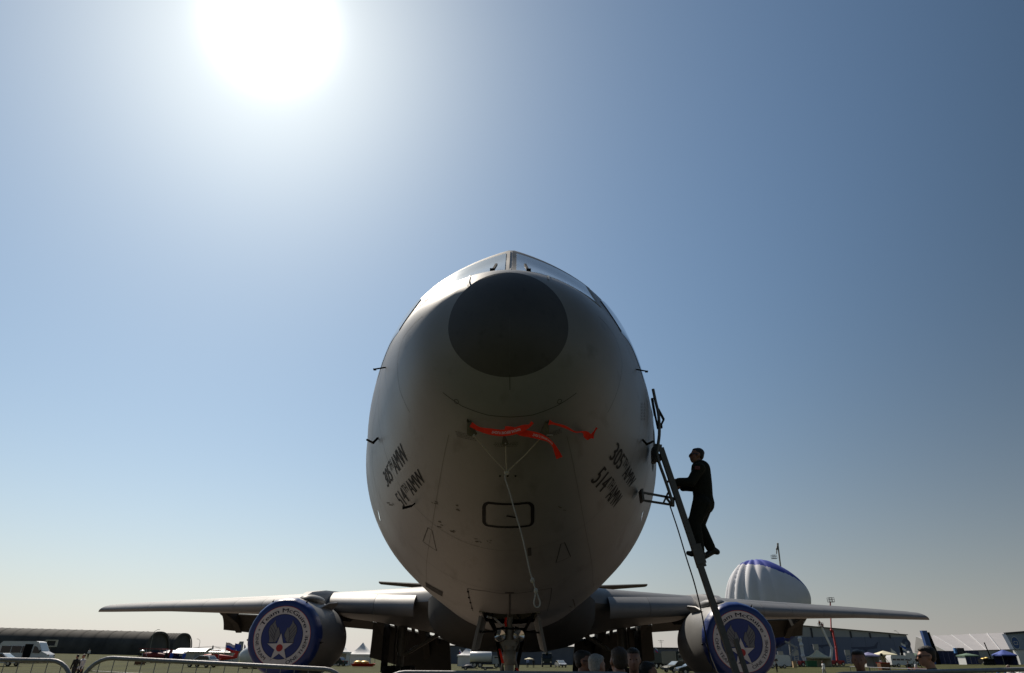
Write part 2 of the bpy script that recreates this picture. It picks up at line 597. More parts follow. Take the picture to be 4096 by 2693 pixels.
# ------------------------------------------------------------------ aircraft
AY, AYAW = 5.76, -R(0.36)
AX = -0.04
plane = thing('tanker_aircraft', 'huge grey military tanker aircraft with black nose patch, parked nose towards the barrier', 'aircraft', (AX, AY, 0), AYAW)
AM = Matrix.Translation((AX, AY, 0)) @ Matrix.Rotation(AYAW, 4, 'Z')
AMI = AM.inverted()
ZC = 5.516
SS = [0, .03, .1, .2476, .5, 1, 1.7, 2.5, 3.3, 4.2, 5.2, 6.4, 8, 10, 14, 18, 34, 38, 42, 46, 50, 52.5]
HW = [0, .20, .37, .61, .90, 1.19, 1.445, 1.70, 1.936, 2.2, 2.461, 2.72, 3.01, 3.01, 3.01, 3.01, 3.01, 2.9, 2.55, 2.0, 1.35, .9]
TP = [-.85, -.62, -.42, -.187, .0, .295, .70, 1.40, 2.11, 2.45, 2.66, 2.87, 3.01, 3.01, 3.01, 3.01, 3.01, 3.0, 2.97, 2.95, 2.9, 2.8]
BT = [-.85, -1.05, -1.2, -1.385, -1.68, -1.962, -2.234, -2.486, -2.675, -2.84, -2.98, -3.08, -3.15, -3.2, -3.2, -3.2, -3.1, -2.75, -1.7, -.4, .8, 1.4]
MD = [-.85, -.85, -.845, -.832, -.788, -.717, -.619, -.51, -.396, -.268, -.143, -.029, 0, 0, 0, 0, 0, .2, .7, 1.2, 1.8, 2.1]


def pchip(xs, ys):
    xs, ys = np.array(xs, float), np.array(ys, float)
    h = np.diff(xs)
    d = np.diff(ys) / h
    m = np.zeros_like(ys)
    for i in range(1, len(xs) - 1):
        if d[i - 1] * d[i] > 0:
            w1, w2 = 2 * h[i] + h[i - 1], h[i] + 2 * h[i - 1]
            m[i] = (w1 + w2) / (w1 / d[i - 1] + w2 / d[i])
    m[0], m[-1] = d[0], d[-1]
    def f(x):
        i = int(np.clip(np.searchsorted(xs, x) - 1, 0, len(h) - 1))
        t = (x - xs[i]) / h[i]
        return float((2 * t**3 - 3 * t * t + 1) * ys[i] + (t**3 - 2 * t * t + t) * h[i] * m[i] + (-2 * t**3 + 3 * t * t) * ys[i + 1] + (t**3 - t * t) * h[i] * m[i + 1])
    return f


SQ = [math.sqrt(s) for s in SS]
fH, fT, fB, fM = [pchip(SQ, q) for q in (HW, TP, BT, MD)]


def sect(s, th):
    """fuselage skin: th = 0 right side, 90 deg top"""
    q = math.sqrt(max(0, s))
    h, t, b, m = fH(q), fT(q), fB(q), fM(q)
    c, n = math.cos(th), math.sin(th)
    # the roof over the windscreen is peaked rather than round
    pk = sm(1.7, 2.5, s) * (1 - sm(4.0, 7.0, s)) * 0.62
    x = h * c
    z = m + (t - m) * n - pk * (abs(c) - c * c) if n >= 0 else m + (m - b) * n
    return Vector((x, s, ZC + z))


def upper(s, x):
    """point of the skin's upper half at station s and lateral x"""
    lo, hi = 0, math.pi / 2
    for _ in range(40):
        mid_ = (lo + hi) / 2
        if sect(s, mid_).x > abs(x):
            lo = mid_
        else:
            hi = mid_
    p = sect(s, lo)
    return Vector((math.copysign(p.x, x), p.y, p.z))


NTH = 128
SD = 0.2476
sl1 = [SD * k ** 2 / 100 for k in range(0, 11)]
sl2 = sorted(set([SD, .32, .4, .5, .62, .75, .9] + [round(1 + .2 * k, 3) for k in range(0, 36)] + [8.4, 9, 9.6, 10.4, 11.4, 12.6, 14, 15.5, 17, 19, 22, 26, 30, 34, 36, 38, 40, 42, 44, 46, 48, 50, 52.5]))
ths = [2 * math.pi * (j + .5) / NTH for j in range(NTH)]
rad = MB().grid([[sect(s, t) for t in ths] for s in sl1], True, True)
rows = [[sect(s, t) for t in ths] for s in sl2]
fus = MB().grid(rows, True, True)
fus.add([sect(52.5, t) for t in ths], [tuple(range(NTH))])
# nose gear bay: leave the skin open between the doors
WS0, WS1, WX = 7.4, 9.6, 0.56
keep = [(f, s) for f, s in zip(fus.f, fus.smooth) if not (len(f) == 4 and all(abs(fus.v[i][0]) < WX + .09 and WS0 - .01 <= fus.v[i][1] <= WS1 + .01 and fus.v[i][2] < ZC - 2 for i in f))]
full_f = fus.f
tri = [Vector(v) for v in fus.v]
BV = BVHTree.FromPolygons(tri + [Vector(v) for v in rad.v], list(full_f) + [tuple(i + len(tri) for i in f) for f in rad.f])
fus.f, fus.smooth = [k[0] for k in keep], [k[1] for k in keep]
fuselage = obj('fuselage', fus, GREY, plane)
obj('radome', rad, RADOME, fuselage, 'black round patch on the nose tip')


def surf(x, y, off=0.0):
    """skin point (aircraft coordinates) seen at a photograph pixel"""
    o = AMI @ CAM
    d = (AMI.to_3x3() @ ray(x, y)).normalized()
    p, n, i, t = BV.ray_cast(o, d)
    if p is None:
        p, n, i, t = BV.find_nearest(AMI @ at(x, y, 13))
    if n.dot(d) > 0:
        n = -n
    return p + n * off, n


def onskin(p, off):
    q, n, i, d = BV.find_nearest(p)
    c = Vector((0, q.y, ZC))
    if n.dot(q - c) < 0:
        n = -n
    return q + n * off


def ribbon_on_skin(pts, w, off=.004, closed=False):
    """thin strip that follows the skin along points in aircraft coordinates"""
    fine = []
    P = [Vector(p) for p in pts]
    if closed:
        P.append(P[0])
    for a, b in zip(P[:-1], P[1:]):
        n = max(1, int((b - a).length / .06))
        fine += [a.lerp(b, k / n) for k in range(n)]
    fine.append(P[-1])
    L, Rr = [], []
    for i, p in enumerate(fine):
        d = (fine[min(i + 1, len(fine) - 1)] - fine[max(i - 1, 0)]).normalized()
        q, n, _, _ = BV.find_nearest(p)
        s = d.cross(n).normalized() * (w / 2)
        L.append(onskin(p - s, off))
        Rr.append(onskin(p + s, off))
    return MB().grid([L, Rr], True)


def seam(pix, w=.008, off=.003, closed=False, m=SEAMM, name='seam'):
    return obj(name, ribbon_on_skin([surf(*q)[0] for q in pix], w, off, closed), m, fuselage)


# markings on the skin: a patch spanned by four corner points on the skin
def skin_text(s, bl, br, tl, tr, m, u0=0, u1=1, v0=0, v1=1, mb=None):
    A, B, Cc, D = [surf(*q)[0] for q in (bl, br, tl, tr)]
    vs, fs = TXT[s]
    w = vs[:, 0].max()
    vv, ff = subdivide(np.stack([vs[:, 0] / w * (u1 - u0) + u0, vs[:, 1] * (v1 - v0) + v0], 1), fs, .08)
    out = []
    for u, v in vv:
        p = (A * (1 - u) + B * u) * (1 - v) + (Cc * (1 - u) + D * u) * v
        out.append(onskin(p, .004))
    mb.add(out, ff)


def unit_mark(first, c):
    mb = MB()
    skin_text(first, *c, BLACKP, 0, .35, 0, 1, mb)
    skin_text('TH', *c, BLACKP, .365, .515, .42, 1.0, mb)
    skin_text('AMW', *c, BLACKP, .53, 1, 0, 1, mb)
    obj('lettering', mb, BLACKP, fuselage)


unit_mark('305', ((1552, 1951), (1638, 1836), (1530, 1888), (1600, 1767)))
unit_mark('514', ((1616, 2034), (1705, 1922), (1577, 1975), (1670, 1871)))
unit_mark('305', ((2435, 1832), (2517, 1954), (2471, 1762), (2546, 1912)))
unit_mark('514', ((2361, 1924), (2456, 2035), (2420, 1858), (2492, 1979)))

# panel seams and small skin details
seam([(2039, 1500), (2040, 1560)], .006)
seam([(1772, 1570), (1850, 1625), (1950, 1660), (2040, 1668), (2130, 1660), (2230, 1622), (2305, 1572)], .007)
seam([(1690, 1265), (1612, 1355), (1590, 1450), (1600, 1560), (1640, 1650)], .006)
seam([(2392, 1265), (2462, 1355), (2488, 1450), (2470, 1560), (2430, 1650)], .006)
seam([(1520, 1560), (1492, 1700), (1490, 1850), (1512, 1990), (1560, 2130)], .007)
seam([(2570, 1570), (2592, 1700), (2590, 1860), (2566, 1990), (2520, 2130)], .007)
seam([(1712, 2111), (1729, 2121), (1747, 2203), (1692, 2166)], .014, closed=True, name='vent_panel')
seam([(2243, 2176), (2258, 2170), (2282, 2226), (2223, 2252)], .014, closed=True, name='vent_panel')
for px, py in ((1826, 1606), (2238, 1606)):
    c0, n0 = surf(px, py)
    ring = [c0 + (Vector((1, 0, 0)) * math.cos(a) + n0.cross(Vector((1, 0, 0))) * math.sin(a)) * .028 for a in [k * math.pi / 6 for k in range(12)]]
    obj('jack_point', ribbon_on_skin(ring, .006, .003, True), SEAMM, fuselage)


def rounded(x0, y0, x1, y1, r, k=5):
    out = []
    for cx, cy, a0 in ((x1 - r, y0 + r, -90), (x1 - r, y1 - r, 0), (x0 + r, y1 - r, 90), (x0 + r, y0 + r, 180)):
        for i in range(k + 1):
            a = R(a0 + 90 * i / k)
            out.append((cx + r * math.cos(a), cy + r * math.sin(a)))
    return out


obj('hatch_outline', ribbon_on_skin([surf(x, y)[0] for x, y in rounded(1936, 2011, 2130, 2103, 20)], .042, .005, True), BLACKP, fuselage)
obj('hatch_handle', ribbon_on_skin([surf(*q)[0] for q in ((2026, 2062), (2045, 2066), (2064, 2069))], .03, .006), BLACKP, fuselage)
obj('static_port', ribbon_on_skin([surf(*q)[0] for q in ((2117, 2190), (2119, 2222))], .045, .006), SEAMM, fuselage)
for q in ((2000, 1904), (2031, 1904), (2062, 1904)):
    p_, n_ = surf(*q)
    obj('drain_port', MB().sphere(p_, .012, 8, 6), BLACKP, fuselage)
# stencilled notices under the pitot probes (too small to read)
for bl, br, tl, tr, rowsn in (((1826, 1745), (1906, 1765), (1820, 1722), (1900, 1738), 4), ((1974, 1786), (2072, 1786), (1974, 1768), (2072, 1768), 3), ((2180, 1752), (2248, 1730), (2176, 1738), (2244, 1712), 4)):
    mb = MB()
    A, B, Cc, D = [surf(*q)[0] for q in (bl, br, tl, tr)]
    rnd = random.Random(bl[0])
    for i in range(rowsn):
        v = (i + .5) / rowsn
        u = rnd.uniform(0, .06)
        while u < .95:
            l = rnd.uniform(.025, .09)
            pts = [(A * (1 - k) + B * k) * (1 - v) + (Cc * (1 - k) + D * k) * v for k in (u, min(1, u + l))]
            r_ = ribbon_on_skin(pts, .007, .003)
            mb.add(r_.v, r_.f)
            u += l + rnd.uniform(.02, .04)
    tag(obj('stencil_notice', mb, MARKP, fuselage), kind='stuff')
mb = MB()
for i in range(6):
    for j in range(3):
        r_ = ribbon_on_skin([surf(2563 + j * 7, 1614 + i * 12)[0], surf(2566 + j * 7, 1620 + i * 12)[0]], .02, .003)
        mb.add(r_.v, r_.f)
tag(obj('stencil_notice', mb, MARKP, fuselage), kind='stuff')
# scuffs and a slot low on the nose
slot = [surf(*q)[0] for q in ((1702, 2328), (1772, 2366), (1770, 2386), (1704, 2346))]
obj('air_inlet', MB().grid([[onskin(slot[0].lerp(slot[1], k / 8), .005) for k in range(9)], [onskin(slot[3].lerp(slot[2], k / 8), .005) for k in range(9)]]), BLACKP, fuselage)
# nose gear bay front doors: gap lines
seam([(1872, 2354), (1945, 2364), (2010, 2374), (2040, 2374), (2075, 2372), (2140, 2362), (2205, 2352)], .022, .004, name='gear_door_gap')
seam([(1870, 2354), (1880, 2400), (1892, 2444)], .016, .004, name='gear_door_gap')
seam([(2206, 2352), (2200, 2400), (2188, 2444)], .01, .004, name='gear_door_gap')
seam([(2039, 2376), (2039, 2420), (2039, 2470)], .03, .006, name='gear_door_gap')
for q in ((1872, 2366), (1876, 2390), (1882, 2410), (1888, 2432)):
    p_, n_ = surf(*q)
    obj('door_hinge', MB().box(p_, (.03, .07, .03)), BLACKP, fuselage)
p_, n_ = surf(2025, 2371)
obj('door_plate', ribbon_on_skin([surf(2020, 2370)[0], surf(2056, 2370)[0]], .05, .006), BLACKP, fuselage)

# faint skin joints, lap seams and scuffs on the nose
JOINT = mat('skin_joint', (0.14, 0.136, 0.13), 0.6, 0, 0.15, 9)
for s_j in (3.05, 4.9, 7.1):
    pts_ = [sect(s_j, R(a)) for a in range(-190, 15, 5)]
    obj('skin_joint', ribbon_on_skin(pts_, .009, .0025), JOINT, fuselage)
for a_ in (-58, -122):
    obj('skin_joint', ribbon_on_skin([sect(.95 + .4 * k, R(a_)) for k in range(17)], .007, .0022), JOINT, fuselage)
seam([(2040, 1110), (2039, 1300), (2039, 1498)], .006, .0025, m=mat('radome_seam', (0.075, 0.075, 0.075), .6))
SCUFF = mat('scuff_brown', (0.085, 0.075, 0.06), 0.8, 0, 0.3, 30)
rnd = random.Random(11)
for px, py, n_s in ((1738, 2012, 3), (1762, 2096, 4), (1830, 2028, 3), (1815, 2130, 3), (1955, 2170, 3), (1905, 2160, 3), (1560, 2020, 3), (2240, 2032, 2), (2290, 2430, 3)):
    for _ in range(n_s):
        x_s, y_s = px + rnd.uniform(-14, 14), py + rnd.uniform(-10, 10)
        obj('scuff_mark', ribbon_on_skin([surf(x_s, y_s)[0], surf(x_s + rnd.uniform(4, 16), y_s + rnd.uniform(-2, 6))[0]], rnd.uniform(.008, .03), .003), SCUFF, fuselage)

# lightning strips over the top of the radome
for pp in (((1891, 1095), (1880, 1112), (1874, 1150)), ((2041, 1075), (2040, 1096), (2037, 1124)), ((2188, 1094), (2192, 1110), (2194, 1120))):
    obj('lightning_strip', ribbon_on_skin([surf(*q)[0] for q in pp], .02, .009), STRIP, fuselage)


# windscreen panes
def pane(name, corners, m, off=.012, nu=12, nv=8, fr=.0, parent=None):
    """corners as (station, lateral): lower inner, lower outer, upper outer, upper inner"""
    a, b, c, d = corners
    rws = []
    for i in range(nv + 1):
        v = i / nv
        r_ = []
        for j in range(nu + 1):
            u = j / nu
            s = (a[0] * (1 - u) + b[0] * u) * (1 - v) + (d[0] * (1 - u) + c[0] * u) * v
            x = (a[1] * (1 - u) + b[1] * u) * (1 - v) + (d[1] * (1 - u) + c[1] * u) * v
            p = upper(s, x)
            q, n, _, _ = BV.find_nearest(p)
            if n.dot(q - Vector((0, q.y, ZC))) < 0:
                n = -n
            r_.append(p + n * off)
        rws.append(r_)
    back = [[p - Vector((0, 0, .03)) for p in r_] for r_ in rws]
    return obj(name, MB().solid_grid(rws, back), m, parent or fuselage)


FRM = mat('frame_grey', (0.26, 0.25, 0.235), 0.65, 0, 0.1, 5)
for sg in (-1, 1):
    pane('window_frame', ((1.82, sg * .02), (2.35, sg * 1.26), (3.12, sg * 1.20), (3.02, sg * .02)), FRM, .010)
    pane('windscreen_pane', ((1.86, sg * .075), (2.36, sg * 1.19), (3.0, sg * 1.12), (2.90, sg * .075)), GLASS, .016)
    pane('side_window', ((2.42, sg * 1.52), (3.9, sg * 2.095), (4.0, sg * 1.76), (2.9, sg * 1.33)), DGLASS, .014)
    # wiper
    w0, w1 = upper(1.72, sg * .24) + Vector((0, 0, .03)), upper(2.1, sg * .20) + Vector((0, 0, .09))
    obj('wiper', MB().bar(w0, w1, .03, .03).box(w0, (.06, .06, .07)), BLACKP, fuselage)
    # probes on the flanks
    for q, l in ((((1531, 1470) if sg < 0 else (2556, 1478)), .10),):
        p_, n_ = surf(q[0] - sg * 12, q[1])
        obj('probe', MB().bar(p_, p_ + Vector((sg * .14, -.02, -.035)), .012, .016).box(p_ + Vector((sg * .14, -.02, -.04)), (.035, .04, .014)), BLACKP, fuselage)
    q = (1512, 1752) if sg < 0 else (2569, 1758)
    p_, n_ = surf(*q)
    obj('pitot_probe', MB().bar(p_, p_ + n_ * .06 + Vector((0, 0, -.06)), .018, .03).bar(p_ + n_ * .06 + Vector((0, .03, -.06)), p_ + n_ * .07 + Vector((sg * .05, -.16, -.065)), .022, .022), BLACKP, fuselage)
    q = (1517, 2062) if sg < 0 else (2567, 2066)
    p_, n_ = surf(*q)
    obj('side_lamp', ribbon_on_skin([surf(q[0] - 3 * sg * -1, q[1] - 18)[0], surf(q[0] + 4 * -sg, q[1] + 18)[0]], .06, .006), LENS, fuselage)
p_, n_ = surf(1660, 2014)
obj('vane', MB().bar(p_, p_ + n_ * .07, .02, .02).bar(p_ + n_ * .07 + Vector((.0, .05, .02)), p_ + n_ * .08 + Vector((-.08, -.08, -.03)), .02, .03), BLACKP, fuselage)
# forward crew door on the aircraft's left side, open: a black patch on the skin paints in the unlit doorway
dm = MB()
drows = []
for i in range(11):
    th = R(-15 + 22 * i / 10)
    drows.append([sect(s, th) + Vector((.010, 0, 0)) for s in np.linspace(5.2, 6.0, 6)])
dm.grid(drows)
obj('doorway_shade', dm, BLACKP, fuselage)

# nose gear bay box
wl = MB()
z0, z1 = 2.42, 3.55
wl.add([(-WX, WS0, z0), (WX, WS0, z0), (WX, WS1, z0), (-WX, WS1, z0), (-WX, WS0, z1), (WX, WS0, z1), (WX, WS1, z1), (-WX, WS1, z1)],
       [(4, 5, 6, 7), (0, 4, 7, 3), (1, 2, 6, 5), (0, 1, 5, 4), (3, 7, 6, 2)])
obj('gear_bay', wl, WELL, fuselage)

# belly fairing
bf = MB()
frs = []
for s, hwid, zb in ((14.5, 1.2, 2.33), (15.5, 1.9, 2.22), (17, 2.5, 2.06), (19, 2.9, 1.96), (22, 3.1, 1.93), (28, 3.15, 1.93), (32, 3.05, 1.97), (35, 2.6, 2.1), (38, 1.8, 2.45)):
    r_ = []
    for k in range(25):
        a = math.pi + math.pi * k / 24
        c, n = math.cos(a), math.sin(a)
        r_.append(Vector((hwid * math.copysign(abs(c) ** .62, c), s, 3.5 + (3.5 - zb) * math.copysign(abs(n) ** .62, n))))
    frs.append(r_)
bf.grid(frs)
obj('belly_fairing', bf, SHADEG, plane)

# wings -----------------------------------------------------------------
WXS = [2.4, 3.75, 8.2, 12.5, 19.2, 25.2]


def s_front(x): return 21.44 + .784 * (x - 3.75)
def z_sb(x): return interp(x, [3.75, 8.2, 12.5, 19.2, 25.2], [3.06, 3.42, 3.56, 3.84, 4.03])
def z_st(x): return interp(x, [3.75, 8.2, 12.5, 19.2, 25.2], [4.10, 4.26, 4.28, 4.40, 4.48])
def z_sky(x): return interp(x, [2.4, 3.75, 8.2, 12.5, 19.2, 25.2], [4.5, 4.48, 4.47, 4.50, 4.57, 4.60])
def z_lo(x): return interp(x, [2.4, 3.75, 8.2, 12.5, 19.2, 25.2], [2.75, 2.9, 3.35, 3.6, 3.92, 4.2])
def z_te(x): return interp(x, [2.4, 3.3, 7.5, 12.5, 16.9, 25.2], [2.5, 2.66, 3.6, 3.82, 4.02, 4.4])
def s_te(x): return interp(x, [2.4, 3.3, 7.5, 9.5, 12.5, 16.9, 25.2], [31.2, 31.5, 33.4, 34.0, 35.0, 37.0, 41.2])


def wing_section(x):
    c0, c1 = s_front(x) + (.5 if x > 3.7 else .35), s_te(x)
    zl, zt, zlo, zte = (z_sb(x) + z_st(x)) / 2 + .02, z_sky(x), z_lo(x), z_te(x)
    up, lo = [], []
    for k in range(15):
        u = (1 - math.cos(math.pi * k / 14)) / 2
        base = zl * (1 - u) + zte * u
        hu = (zt - (zl * .72 + zte * .28)) * 1.0
        hl = ((zl * .65 + zte * .35) - zlo)
        bu = (math.sqrt(u) * 1.85 * (1 - u) ** 1.1) if u > 0 else 0
        bl = (math.sqrt(u) * 1.75 * (1 - u) ** .9) if u > 0 else 0
        s = c0 + (c1 - c0) * u
        up.append(Vector((x, s, base + hu * min(1.02, bu * 1.25) + (.06 if u > .9 else 0))))
        lo.append(Vector((x, s, base - hl * min(1.0, bl * 1.2))))
    return up + list(reversed(lo[:-1]))[:-1] if False else up + [lo[k] for k in range(len(lo) - 1, 0, -1)]


def slat_rows(x, sg):
    zb, zt, sf = z_sb(x), z_st(x), s_front(x)
    cl = interp(x, [3.75, 25.2], [1.35, .62])
    out, inn = [], []
    for k in range(13):
        t = k / 12
        ds = cl * ((t - .3) / .7) ** 2.1 if t > .3 else .22 * cl * ((.3 - t) / .3) ** 2
        z = zb + (zt - zb) * t
        out.append(Vector((sg * x, sf + ds, z)))
        th = .09 * math.sin(math.pi * t) + .012
        inn.append(Vector((sg * x, sf + ds + th * (1 - .3 * t), z - th * .5 * t)))
    return out, inn


def add_wing(sg):
    xs = [2.4, 3.0, 3.75, 5, 6.5, 8.2, 10.3, 12.5, 16, 19.2, 22.5, 24.6, 25.3]
    rws = []
    for x in xs:
        sec = wing_section(x)
        if x > 25:
            mz = sum(p.z for p in sec) / len(sec)
            sec = [Vector((p.x, p.y, mz + (p.z - mz) * .35)) for p in sec]
        rws.append([Vector((sg * p.x, p.y, p.z)) for p in sec])
    mb = MB().grid(rws, True, True)
    mb.add(rws[-1], [tuple(range(len(rws[-1])))])
    wing = obj('wing', mb, GREYW, plane)
    segs = [(3.75, 5.55), (5.565, 8.02), (8.95, 11.79), (11.805, 13.7), (13.715, 16.0), (16.015, 18.36), (18.375, 20.7), (20.715, 25.15)]
    for a, b in segs:
        fr, bk = [], []
        n = 5
        for k in range(n + 1):
            x = a + (b - a) * k / n
            o_, i_ = slat_rows(x, sg)
            if b > 25 and k == n:      # raked outer end
                o_ = [p + Vector((sg * .38 * (1 - t / 12.0) , 0, 0)) for t, p in enumerate(o_)]
                i_ = [p + Vector((sg * .38 * (1 - t / 12.0), 0, 0)) for t, p in enumerate(i_)]
            fr.append(o_)
            bk.append(i_)
        obj('slat', MB().solid_grid(fr, bk), SLATG, wing)

    def panel(name, t0, t1, b0, b1, th, m, bow=.12, n=8):
        fr, bk = [], []
        t0, t1, b0, b1 = [Vector(q) for q in (t0, t1, b0, b1)]
        for i in range(n + 1):
            v = i / n
            f_, k_ = [], []
            for j in range(7):
                u = j / 6
                p = t0.lerp(t1, u).lerp(b0.lerp(b1, u), v)
                nrm = Vector((0, -.75, -.66))
                cc = math.sin(math.pi * v)
                a = p - Vector((0, .7, -.7)) * 0 + Vector((0, .7, .6)) * (bow * cc)
                tk = th * (1 - v) ** .7 * (.35 + .65 * min(1, v * 5)) + .012
                q = a + Vector((0, .7, .7)) * tk
                f_.append(Vector((sg * a.x, a.y, a.z)))
                k_.append(Vector((sg * q.x, q.y, q.z)))
            fr.append(f_)
            bk.append(k_)
        return obj(name, MB().solid_grid(fr, bk), m, wing)

    panel('flap', (3.25, 31.8, 2.46), (7.62, 33.75, 3.40), (3.15, 33.3, .6), (7.88, 34.9, 1.66), .26, SHADEG)
    panel('flap', (9.75, 34.25, 3.55), (17.6, 37.6, 3.94), (9.75, 35.6, 2.42), (17.75, 38.7, 3.10), .2, SHADEG)
    panel('aileron', (7.72, 33.5, 3.58), (9.62, 34.0, 3.68), (7.74, 35.0, 3.06), (9.64, 35.4, 3.2), .12, SHADEG, .05)
    for hx, ln in ((4.5, .5), (6.85, .45), (11.6, .42), (16.6, .38)):
        st, zt_ = s_te(hx), z_te(hx)
        drop = 1.35 if hx < 8 else 1.08
        poly = [(st - 2.8, zt_ + .28), (st - 1.4, zt_ - .22), (st + .5, zt_ - drop * .55), (st + 1.35, zt_ - drop), (st + 1.5, zt_ - drop * .7), (st + .3, zt_ + .02)]
        w = .17
        vs = [(sg * (hx - w), s, z) for s, z in poly] + [(sg * (hx + w), s, z) for s, z in poly]
        n = len(poly)
        obj('flap_fairing', MB().add(vs, [tuple(range(n)), tuple(range(n, 2 * n))] + [(i, (i + 1) % n, (i + 1) % n + n, i + n) for i in range(n)]), SHADEG, wing)
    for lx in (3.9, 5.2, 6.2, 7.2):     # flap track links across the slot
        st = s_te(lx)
        obj('flap_link', MB().bar((sg * lx, st - .3, z_te(lx) + .05), (sg * lx, st + .6, z_te(lx) - .45), .16, .12), SHADEG, wing)
    # engine
    ec = Vector((sg * 8.2, 20.25, 2.30))
    prof = [(.0, 1.10), (.05, 1.19), (.2, 1.27), (.6, 1.34), (1.3, 1.41), (2.2, 1.44), (3.2, 1.42), (4.1, 1.33), (4.6, 1.25)]
    eng = obj('engine', MB().lathe(prof, ec, 'Y', 64), GREYW, plane)
    obj('exhaust_cone', MB().lathe([(4.3, .98), (5.5, .86), (6.6, .62), (7.3, .5)], ec, 'Y', 40, (True, True)), STEEL, eng)
    obj('fan_duct', MB().lathe([(.0, 1.10), (.6, 1.06), (1.2, 1.08)], ec, 'Y', 48, (False, True)), RADOME, eng)
    obj('nozzle_ring', MB().lathe([(4.58, 1.25), (4.58, .97)], ec, 'Y', 48), SHADEG, eng)
    # pylon
    py = MB()
    out = [(1.3, 1.36, .18), (2.6, 1.72, .26), (4.6, 1.95, .27), (7.0, 2.1, .24)]
    rws = []
    for s, zt_, w in out:
        rws.append([ec + Vector((-w, s, .9)), ec + Vector((-w, s, zt_ - .15)), ec + Vector((-w * .5, s, zt_)), ec + Vector((w * .5, s, zt_)), ec + Vector((w, s, zt_ - .15)), ec + Vector((w, s, .9))])
    py.grid(rws, True, True)
    py.add(rws[0], [(0, 1, 2, 3, 4, 5)])
    obj('pylon', py, GREYW, eng)
    obj('pylon_aft', MB().add([ec + Vector((-.22, 6.2, 1.75)), ec + Vector((.22, 6.2, 1.75)), ec + Vector((.12, 11.5, 1.3)), ec + Vector((-.12, 11.5, 1.3)), ec + Vector((-.2, 5.6, .8)), ec + Vector((.2, 5.6, .8)), ec + Vector((.1, 10, .95)), ec + Vector((-.1, 10, .95))],
                                  [(0, 1, 2, 3), (4, 5, 6, 7), (0, 1, 5, 4), (1, 2, 6, 5), (2, 3, 7, 6), (3, 0, 4, 7)]), SHADEG, eng)
    obj('cowl_bulge', MB().sphere(ec + Vector((-sg * .42, 1.75, 1.33)), (.42, 1.1, .2), 16, 10), GREYW, eng)
    for side in (-1, 1):
        a = R(48 if side > 0 else 132)
        pr = []
        for s, r0, r1 in ((1.15, 1.37, 1.40), (1.6, 1.40, 1.66), (2.5, 1.42, 1.78), (2.75, 1.42, 1.74), (2.8, 1.42, 1.44)):
            pr.append((s, r0, r1))
        d = Vector((math.cos(a), 0, math.sin(a)))
        t = Vector((-d.z, 0, d.x)) * .02
        fr = [[ec + d * r0 + Vector((0, s, 0)) + t, ec + d * r1 + Vector((0, s, 0)) + t] for s, r0, r1 in pr]
        bk = [[p - 2 * t for p in r_] for r_ in fr]
        obj('strake', MB().solid_grid(fr, bk, False), SLATG, eng)
    return ec


ENG = {sg: add_wing(sg) for sg in (-1, 1)}

# tail
for sg in (-1, 1):
    secs = []
    for x, s0, s1, z in ((.6, 44.3, 50.2, 6.1), (10.85, 51.0, 53.1, 7.15)):
        th = (s1 - s0) * .045
        secs.append([Vector((sg * x, s0 + (s1 - s0) * u, z + th * k * (math.sqrt(u) * (1 - u) * 2.6))) for u, k in ((0, 1), (.08, 1), (.3, 1), (.65, 1), (1, 1), (.65, -1), (.3, -1), (.08, -1))])
    m_ = MB().grid(secs, False, True)
    m_.add(secs[1], [tuple(range(8))])
    obj('tailplane', m_, SHADEG, plane)
fin = []
for z, s0, s1, th in ((8.3, 40.5, 50.5, .28), (10.6, 44.0, 51.5, .24), (17.4, 50.6, 54.6, .12)):
    fin.append([Vector((th * k * (math.sqrt(u) * (1 - u) * 2.6), s0 + (s1 - s0) * u, z)) for u, k in ((0, 1), (.08, 1), (.3, 1), (.65, 1), (1, 1), (.65, -1), (.3, -1), (.08, -1))])
m_ = MB().grid(fin, False, True)
m_.add(fin[-1], [tuple(range(8))])
obj('fin', m_, GREYW, plane)
obj('tail_engine', MB().lathe([(42.2, 1.05), (42.5, 1.25), (44, 1.35), (47.5, 1.3), (50.5, 1.1), (52.5, .8)], (0, 0, 9.7), 'Y', 40, (False, True)), GREYW, plane)


# landing gear
def wheel(c, r, w, parent, name='wheel'):
    c = Vector(c)
    t = obj(name, MB().lathe([(-w / 2, r * .62), (-w / 2, r * .9), (-w * .3, r), (w * .3, r), (w / 2, r * .9), (w / 2, r * .62)], c, 'X', 32), RUBBER, parent)
    return t


